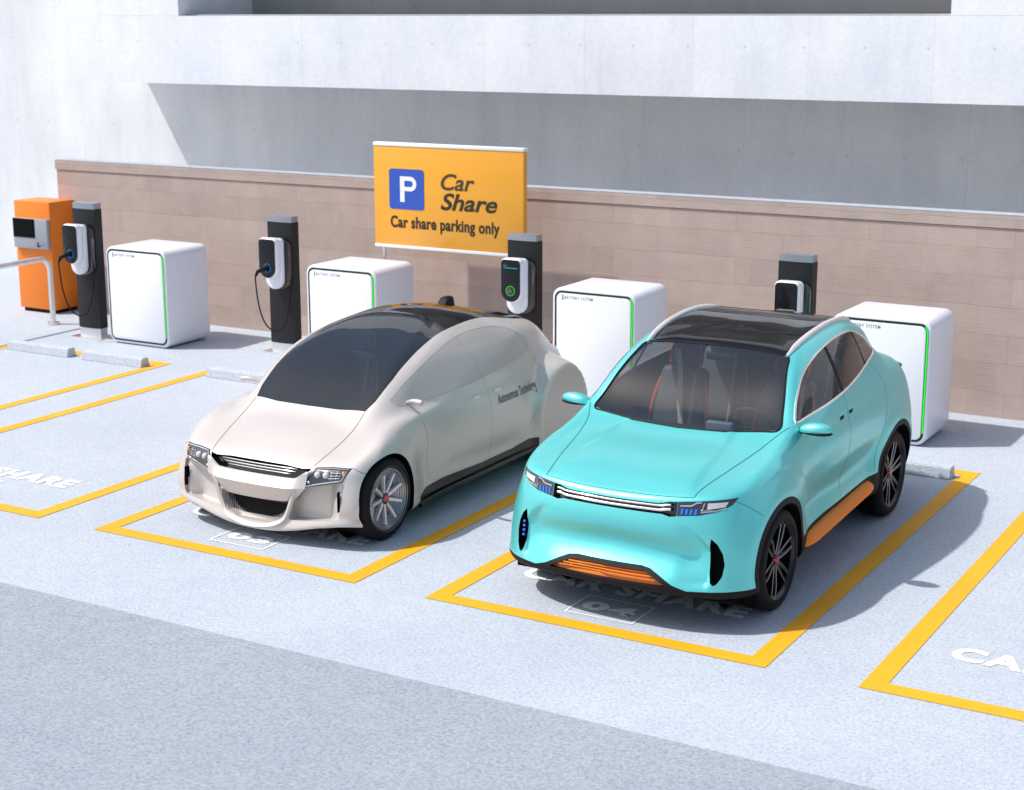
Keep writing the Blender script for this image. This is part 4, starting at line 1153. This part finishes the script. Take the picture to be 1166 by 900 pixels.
    def disp(p,n):
        d=Vector((0,0,0)); x,y,z=p
        if x>.6 and z<.95 and y<2.2:
            r=math.hypot(y-FW[0],z-FW[1])
            d.x+= .020*(1-sstep(.40,.56,r))
            d.x-= .028*gauss(y-1.58,.26)*gauss(z-.50,.32)*sstep(.75,.82,x)
        if x>.5 and y>2.8 and z<.98:
            r=math.hypot(y-RW[0],(z-RW[1])*1.0)
            # round pod over the covered rear wheel
            tx=.945*(1) ; k=1-sstep(.43,.55,r)
            if x<tx: d.x+=(tx-x)*k*.96
            # groove ahead of the pod
            d.x-= .005*gauss(r-.64,.06)*(1-sstep(RW[0]-.3,RW[0]+.1,y))*sstep(.25,.4,z)
        if x>.75 and 1.7<y<3.3 and z<1.0:
            d.x-= .010*gauss(z-.89,.05)*sstep(1.7,2.0,y)*(1-sstep(3.0,3.3,y))
            d.x-= .012*gauss(z-.33,.10)*sstep(1.7,2.0,y)*(1-sstep(2.9,3.2,y))
        return d
    bm=half_body(rows,11,14,disp)
    bvh0=BVHTree.FromBMesh(bm)
    front=lambda c,n,f: c.y<1.0 and n.y<.1 and f.material_index==0
    cut_region(bm,circle(FW[0],FW[1],.352),'x',lambda c,n,f:c.x>.5 and n.x>-.3,9)
    # rear pod disc
    cut_region(bm,circle(RW[0],RW[1],.415),'x',lambda c,n,f:c.x>.6 and n.x>0,12)
    # sill: black gloss with rising shape
    cut_region(bm,[(1.40,.05),(1.42,.215),(1.55,.262),(1.8,.275),(2.4,.262),(2.9,.27),(3.15,.30),(3.28,.29),(3.3,.05)],'x',lambda c,n,f:c.x>.5 and f.material_index==0,1)
    # grille opening, headlights, pockets, lower opening
    cut_region(bm,[(-.2,.500),(-.2,.612),(.26,.606),(.42,.594),(.49,.602),(.468,.570),(.41,.535),(.31,.508)],'y',front,4)
    cut_region(bm,[(.355,.452),(.515,.612),(.65,.622),(.795,.622),(.752,.522),(.60,.49),(.42,.452)],'y',front,3)
    cut_region(bm,[(.36,.448),(.42,.449),(.60,.487),(.752,.519),(.772,.50),(.752,.265),(.73,.238),(.45,.205),(.33,.20),(.31,.235),(.325,.35)],'y',front,5)
    cut_region(bm,[(-.2,.150),(-.2,.345),(.30,.355),(.335,.35),(.30,.255),(.25,.195),(.15,.158)],'y',front,13)
    wr=[(-.3,1.16),(0,1.163),(.30,1.172),(.535,1.197),(.565,1.30),(.58,1.52),(.572,1.75),(.555,1.98),(.535,2.22),(.520,2.5),(.505,2.8),(.490,3.1),(.468,3.4),(.432,3.75),(.37,4.02),(.27,4.17),(-.3,4.22)]
    cut_region(bm,wr,'z',lambda c,n,f:c.z>.88 and n.z>.15 and f.material_index==0,6)
    rp=[(-.3,2.13),(0,2.13),(.30,2.06),(.48,1.92),(.62,1.75),(.9,1.75),(.9,4.5),(-.3,4.5)]
    # black roof part of the glass
    cut_region(bm,[(-.3,2.43),(.0,2.43),(.28,2.405),(.45,2.36),(.62,2.28),(.8,2.2),(.8,4.4),(-.3,4.4)],'z',lambda c,n,f:f.material_index==6,8)
    win=catmull([(1.37,.975),(1.60,1.10),(1.90,1.215),(2.25,1.29),(2.60,1.318),(2.95,1.305),(3.22,1.25),(3.42,1.15),(3.46,1.08),(3.38,1.035)],5)+[(2.9,1.00),(2.3,.965),(1.9,.945),(1.6,.935),(1.42,.93)]
    cut_region(bm,win,'x',lambda c,n,f:c.x>.4 and n.x>.2 and f.material_index==0,7)
    bvh=BVHTree.FromBMesh(bm)
    extrude_in(bm,[f for f in bm.faces if f.material_index==4],(0,.07,0),4)
    nf=extrude_in(bm,[f for f in bm.faces if f.material_index==13],(0,.075,0),13)
    cut_region(bm,[(-.2,.172),(-.2,.30),(.262,.30),(.25,.262),(.21,.215),(.13,.182)],'y',lambda c,n,f:f.material_index==13 and abs(n.z)<.6 and abs(n.x)<.8,2)
    for f in bm.faces:
        if f.material_index==13: f.material_index=0
    # pocket: deep behind the lamp, shallow at the U frame; walls keep body colour
    nf=extrude_in(bm,[f for f in bm.faces if f.material_index==5],(0,0,0),5)
    for v in {v for f in nf for v in f.verts}:
        v.co.y+=.070*(1-sstep(.60,.74,v.co.x))+.030
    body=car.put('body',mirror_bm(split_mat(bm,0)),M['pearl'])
    [car.put('sill',split_mat(bm,1) if k>0 else flipx(split_mat(bm,1)),M['sillblack']) for k in (1,-1)]
    car.put('grille_recess',mirror_bm(split_mat(bm,4)),M['glossblack'])
    car.put('lower_grille',mirror_bm(split_mat(bm,2)),M['mesh'])
    ws=car.put('windscreen',mirror_bm(split_mat(bm,6)),M['darkscreen'])
    car.put('roof_glass',mirror_bm(split_mat(bm,8)),M['roofglass'])
    # bumper bar: bevelled shelf under the grille
    b=bmesh.new(); V=[]
    for i in range(41):
        u=-1+2*i/40; x=.485*u; ax=abs(x)
        h=car.cast(bvh,(min(ax,.6),.50),'y',0); y=h.y; e=sstep(.72,1,abs(u))
        V.append([b.verts.new(p) for p in ((x,y+.012,.520+.065*e),(x,y-.004,.514+.060*e),(x*.965,y-.060*(1-.6*e),.455+.0*e),(x*.74,y-.022,.335+.012*e),(x*.73,y+.05,.33+.012*e))])
    for a_,b_ in zip(V[:-1],V[1:]):
        for i in range(4): b.faces.new((a_[i],a_[i+1],b_[i+1],b_[i]))
    b.faces.new(V[0]); b.faces.new(V[-1][::-1]); bmesh.ops.recalc_face_normals(b,faces=b.faces[:])
    car.put('bumper_bar',b,M['pearl'],ang=20)
    # U-shaped frame ridge
    ctl=[(.405,.452),(.378,.415),(.355,.35),(.325,.27),(.285,.195),(.21,.150),(.10,.125),(0,.118)]
    q=[]
    for (x,z) in catmull(ctl,6):
        h=car.cast(bvh,(max(x,0),z),'y',0); q.append(Vector((x,h.y-.006,z)))
    full=q+[Vector((-p.x,p.y,p.z)) for p in q[::-1]][1:]
    n_=len(full); b=bmesh.new(); tube(b,full,[.020-.004*abs(2*i/(n_-1)-1)**2 for i in range(n_)],seg=4)
    car.put('bumper_frame',b,M['pearl'])
    # chrome grille blades
    for z,wd,rad in ((.583,.36,.0055),(.560,.35,.0065),(.538,.30,.0055)):
        q=[]
        for i in range(33):
            u=-1+2*i/32; x=wd*u; h=car.cast(bvh,(abs(x)*.8,.60),'y',0); q.append((x,h.y+.008,z-.0+.010*(1-u*u)*0))
        b=bmesh.new(); tube(b,q,[rad*max(.25,math.sqrt(max(0,1-(2*i/32-1)**6))) for i in range(33)],seg=10); car.put('grille_bar',b,M['chrome'])
    b=bmesh.new()
    for k in range(13):
        z=.18+.013*k; wd=.12+.20*min(1,(k+2)/10)
        q=[(wd*u,.50+.0,z) for u in [-1+2*i/10 for i in range(11)]]; tube(b,q,.003,seg=5)
    for k in range(30):
        x=-.29+.02*k; tube(b,[(x,.498,.18),(x,.498,.335)],.0022,seg=5)
    for v in b.verts:
        h=car.cast(bvh,(min(.6,abs(v.co.x)),.25),'y',0); v.co.y+=h.y-.455+.02
    car.put('grille_mesh',b,M['blackplast'])
    for s_ in (1,-1):
        b=split_mat(bm,3)
        if s_<0: flipx(b)
        lamp=car.put('headlight',b,M['lampdark'])
        edge=[(.385,.462),(.525,.603),(.65,.611),(.775,.611),(.742,.535),(.60,.505),(.43,.465)]
        q=[]
        for i in range(len(edge)):
            a_,b_=edge[i],edge[(i+1)%len(edge)]
            for j in range(5):
                x=a_[0]+(b_[0]-a_[0])*j/5; z=a_[1]+(b_[1]-a_[1])*j/5; h=car.cast(bvh,(x,z),'y',.004); q.append((s_*h.x,h.y,h.z))
        car.put('lamp_frame',T(q,.0055,seg=6,closed=True),M['chrome'],lamp)
        for (x,z,rr) in ((.545,.560,.028),(.615,.562,.028)):
            h=car.cast(bvh,(x,z),'y',0); b=bmesh.new(); bmesh.ops.create_uvsphere(b,u_segments=20,v_segments=12,radius=rr,matrix=Matrix.Translation((s_*h.x,h.y+.012,h.z)))
            car.put('lens',b,M['lens'],lamp)
        h=car.cast(bvh,(.752,.582),'y',.002); b=bmesh.new(); box(b,h.x-.012,h.x+.008,h.y-.006,h.y+.02,.562,.602,bev=.003)
        for v in b.verts: v.co.x*=s_
        car.put('amber_reflector',b,M['amber'],lamp)
        h=car.cast(bvh,(.49,.505),'y',.002); b=bmesh.new(); bmesh.ops.create_uvsphere(b,u_segments=14,v_segments=8,radius=.012,matrix=Matrix.Translation((s_*h.x,h.y,h.z))); car.put('lens',b,M['alu'],lamp)
        b=bmesh.new()
        for (x0,z0,x1,z1) in ((.65,.585,.73,.588),(.65,.565,.735,.57),(.64,.545,.73,.552),(.66,.53,.66,.59),(.70,.54,.70,.60)):
            p=[]
            for u in (0,.5,1):
                h=car.cast(bvh,(x0+(x1-x0)*u,z0+(z1-z0)*u),'y',.001); p.append((s_*h.x,h.y,h.z))
            tube(b,p,.0018,seg=5)
        car.put('lamp_detail',b,M['alu'],lamp)
        b=split_mat(bm,5)
        if s_<0: flipx(b)
        pk=car.put('bumper_pocket',b,M['pearl'],ang=45)
        # dark slot on the pocket's outer wall, facing inwards
        b=bmesh.new(); h=car.cast(bvh,(.735,.38),'y',0)
        q=[b.verts.new((s_*.7395,h.y+yy,zz)) for yy,zz in ((-.012,.455),(.028,.455),(.028,.30),(-.012,.30))]
        q+=[b.verts.new((s_*.722,h.y+.0275,zz)) for zz in (.455,.30)]
        b.faces.new(q[:4]); b.faces.new((q[1],q[4],q[5],q[2]))
        car.put('vent',b,M['well'],pk,smooth=False)
        b=split_mat(bm,7)
        if s_<0: flipx(b)
        wn=car.put('side_window',b,M['pearlglass'])
        b=split_mat(bm,12)
        if s_<0: flipx(b)
        car.put('wheel_cover',b,M['pearlpod'])
        b=bmesh.new()
        q=car.line(bvh,win,'x',.002,0,n=3,closed=True); b2=bmesh.new(); tube(b2,[(s_*p.x,p.y,p.z) for p in q],.0019,seg=6,closed=True); car.put('window_seam',b2,M['seampearl'],wn)
        for pts,ax in (([(2.40,1.31),(2.44,1.15),(2.47,.98),(2.52,.80),(2.54,.60),(2.54,.42),(2.53,.28)],'x'),([(1.45,.93),(1.52,.82),(1.60,.66),(1.60,.48),(1.60,.36),(1.63,.30),(1.75,.285),(2.4,.275),(2.9,.29),(3.05,.33),(3.22,.50),(3.38,.72),(3.50,.86),(3.44,1.02),(3.30,1.22)],'x')):
            q=car.line(bvh,pts,ax,.002,0); b2=bmesh.new(); tube(b2,[(s_*p.x,p.y,p.z) for p in q],.0016,seg=6); car.put('door_seam',b2,M['seampearl'],body)
        for pts,ax in (([(.535,1.19),(.545,1.0),(.53,.80),(.50,.62),(.488,.575)],'z'),):
            q=car.line(bvh,pts,ax,.002,0); tube(b,[(s_*p.x,p.y,p.z) for p in q],.0024,seg=6)
        q=car.line(bvh,[(.795,.622),(.84,.60),(.88,.575)],'y',.002,0); tube(b,[(s_*p.x,p.y,p.z) for p in q],.0018,seg=6)
        car.put('panel_seam',b,M['seam'],body)
        for y in (2.33,2.66):
            h=car.cast(bvh,(y,.835),'x',0); b=bmesh.new(); box(b,h.x-.01,h.x+.009,y-.05,y+.05,.822,.848,bev=.008,seg=3)
            for v in b.verts: v.co.x*=s_
            if s_<0: bmesh.ops.reverse_faces(b,faces=b.faces[:])
            car.put('door_handle',b,M['white'])
        # slim camera mirror
        b=bmesh.new(); tube(b,catmull([(s_*.70,1.50,.935),(s_*.745,1.49,.955),(s_*.80,1.47,.972),(s_*.865,1.455,.975),(s_*.905,1.45,.972)],4),[.008,.010,.012,.013,.014,.015,.016,.017,.018,.019,.020,.021,.021,.021,.020,.018,.010],seg=12)
        car.put('wing_mirror',b,M['pearl'])
        b=bmesh.new(); bmesh.ops.create_uvsphere(b,u_segments=10,v_segments=6,radius=.02,matrix=Matrix.Translation((s_*.50,(bvh.ray_cast(Vector((.50,6,.93)),Vector((0,-1,0)))[0] or Vector((0,4.2,0))).y,.93))); car.put('tail_light',b,M['redlamp'])
        # sill blade
        b=bmesh.new(); tube(b,[(s_*.885,1.42,.15),(s_*.89,1.7,.17),(s_*.89,2.3,.18),(s_*.90,2.9,.19),(s_*.90,3.25,.20)],.022,seg=8); car.put('sill_blade',b,M['sillblack'])
        wheel(car,s_*.815,FW[0],.322,s_,'rings',.250,.20)
        well(car,bm,bvh0,FW[0],FW[1],.352,.62,s_)
        wheel(car,s_*.78,RW[0],.322,s_,'rings',.250,.18)
    panel_text(car,bvh,'Autonomous Technology',2.64,3.33,.715,.115,.0,M['doorink'],body)
    # roof antenna fin and sensor slots
    b=bmesh.new(); h=car.cast(bvh,(0,3.20),'z',0); prism_y(b,[(-.05,h.z-.02),(.05,h.z-.02),(.038,h.z+.055),(.02,h.z+.065),(-.02,h.z+.065),(-.038,h.z+.055)],3.12,3.30,bev=.008)
    for v in b.verts:
        if v.co.z>h.z+.02: v.co.y=3.21+(v.co.y-3.21)*.55+.03
    car.put('roof_antenna',b,M['blackplast'])
    lin=car.put('cabin_lining',liner(car,bm,.62),M['liner'])
    car.put('cabin_floor',B(-.76,.76,1.0,4.0,.42,.44),M['liner'],smooth=False)
    ds=bmesh.new(); box(ds,-.58,.58,1.30,1.62,.70,.86,bev=.05,seg=4); car.put('dashboard',ds,M['dash'],lin)
    for x in (-.34,.34): seat(car,x,1.98,.38)
    b=bmesh.new(); tube(b,[(-.06,1.85,1.215),(.05,1.85,1.225),(.05,1.88,1.26),(-.06,1.88,1.25)],.003,seg=4,closed=True)
    car.put('screen_sensor',b,M['greyp'],ws)
    car.put('underbody',B(-.78,.78,.70,4.2,.10,.13),M['well'],smooth=False)
    bm.free()
    return car
build_suv()
build_pearl()
for o in list(scene.objects):
    if o.type=='MESH' and o.parent and o.name.split('.')[0] in ('roof_seam','spoke','spoke_edge','wheel_nut','vent_light','recess_panel','pier','grille_slat','panel_seam','dashboard','lamp_detail'): split_islands(o)

# ---------------------------------------------------------------- light
w=bpy.data.worlds.new('World'); scene.world=w; w.use_nodes=True; t=w.node_tree
sky=t.nodes.new('ShaderNodeTexSky'); sky.sky_type='NISHITA'; sky.sun_disc=False
sdir=Vector((-.60,-.38,1.0)).normalized()
sky.sun_elevation=math.asin(sdir.z); sky.sun_rotation=math.atan2(sdir.x,sdir.y)
sky.air_density=1.0; sky.dust_density=2.8; sky.ozone_density=.9
bg=t.nodes['Background']; lk(t,sky.outputs[0],bg.inputs[0]); bg.inputs[1].default_value=.15
sd=bpy.data.lights.new('Sun','SUN'); sd.energy=4.05; sd.angle=R(1.1); sd.color=(1,.975,.95)
so=bpy.data.objects.new('Sun',sd); C.objects.link(so); so.rotation_euler=(-sdir).to_track_quat('-Z','Y').to_euler(); so.location=(-8,-8,14)

# ---------------------------------------------------------------- camera
cam=bpy.data.cameras.new('Camera'); co_=bpy.data.objects.new('Camera',cam); C.objects.link(co_)
yaw,pitch,roll=-.526494903,.22858018,-.00150285
f=Vector((math.sin(yaw)*math.cos(pitch),math.cos(yaw)*math.cos(pitch),-math.sin(pitch)))
r=Vector((math.cos(yaw),-math.sin(yaw),0)); u=r.cross(f)
r2=r*math.cos(roll)+u*math.sin(roll); u2=-r*math.sin(roll)+u*math.cos(roll)
mw=Matrix((r2,u2,-f)).transposed().to_4x4(); mw.translation=Vector((9.01236428,-8.97915322,3.93665328))
co_.matrix_world=mw
cam.sensor_width=36; cam.lens=36*1871.17752/1166; cam.clip_start=.1; cam.clip_end=2000
cam.dof.use_dof=True; cam.dof.focus_distance=11.8; cam.dof.aperture_fstop=3.2
scene.camera=co_
scene.view_settings.view_transform='Standard'; scene.view_settings.look='None'; scene.view_settings.exposure=0
scene.cycles.max_bounces=8; scene.cycles.transparent_max_bounces=16
try: scene.cycles.use_denoising=True
except Exception: pass
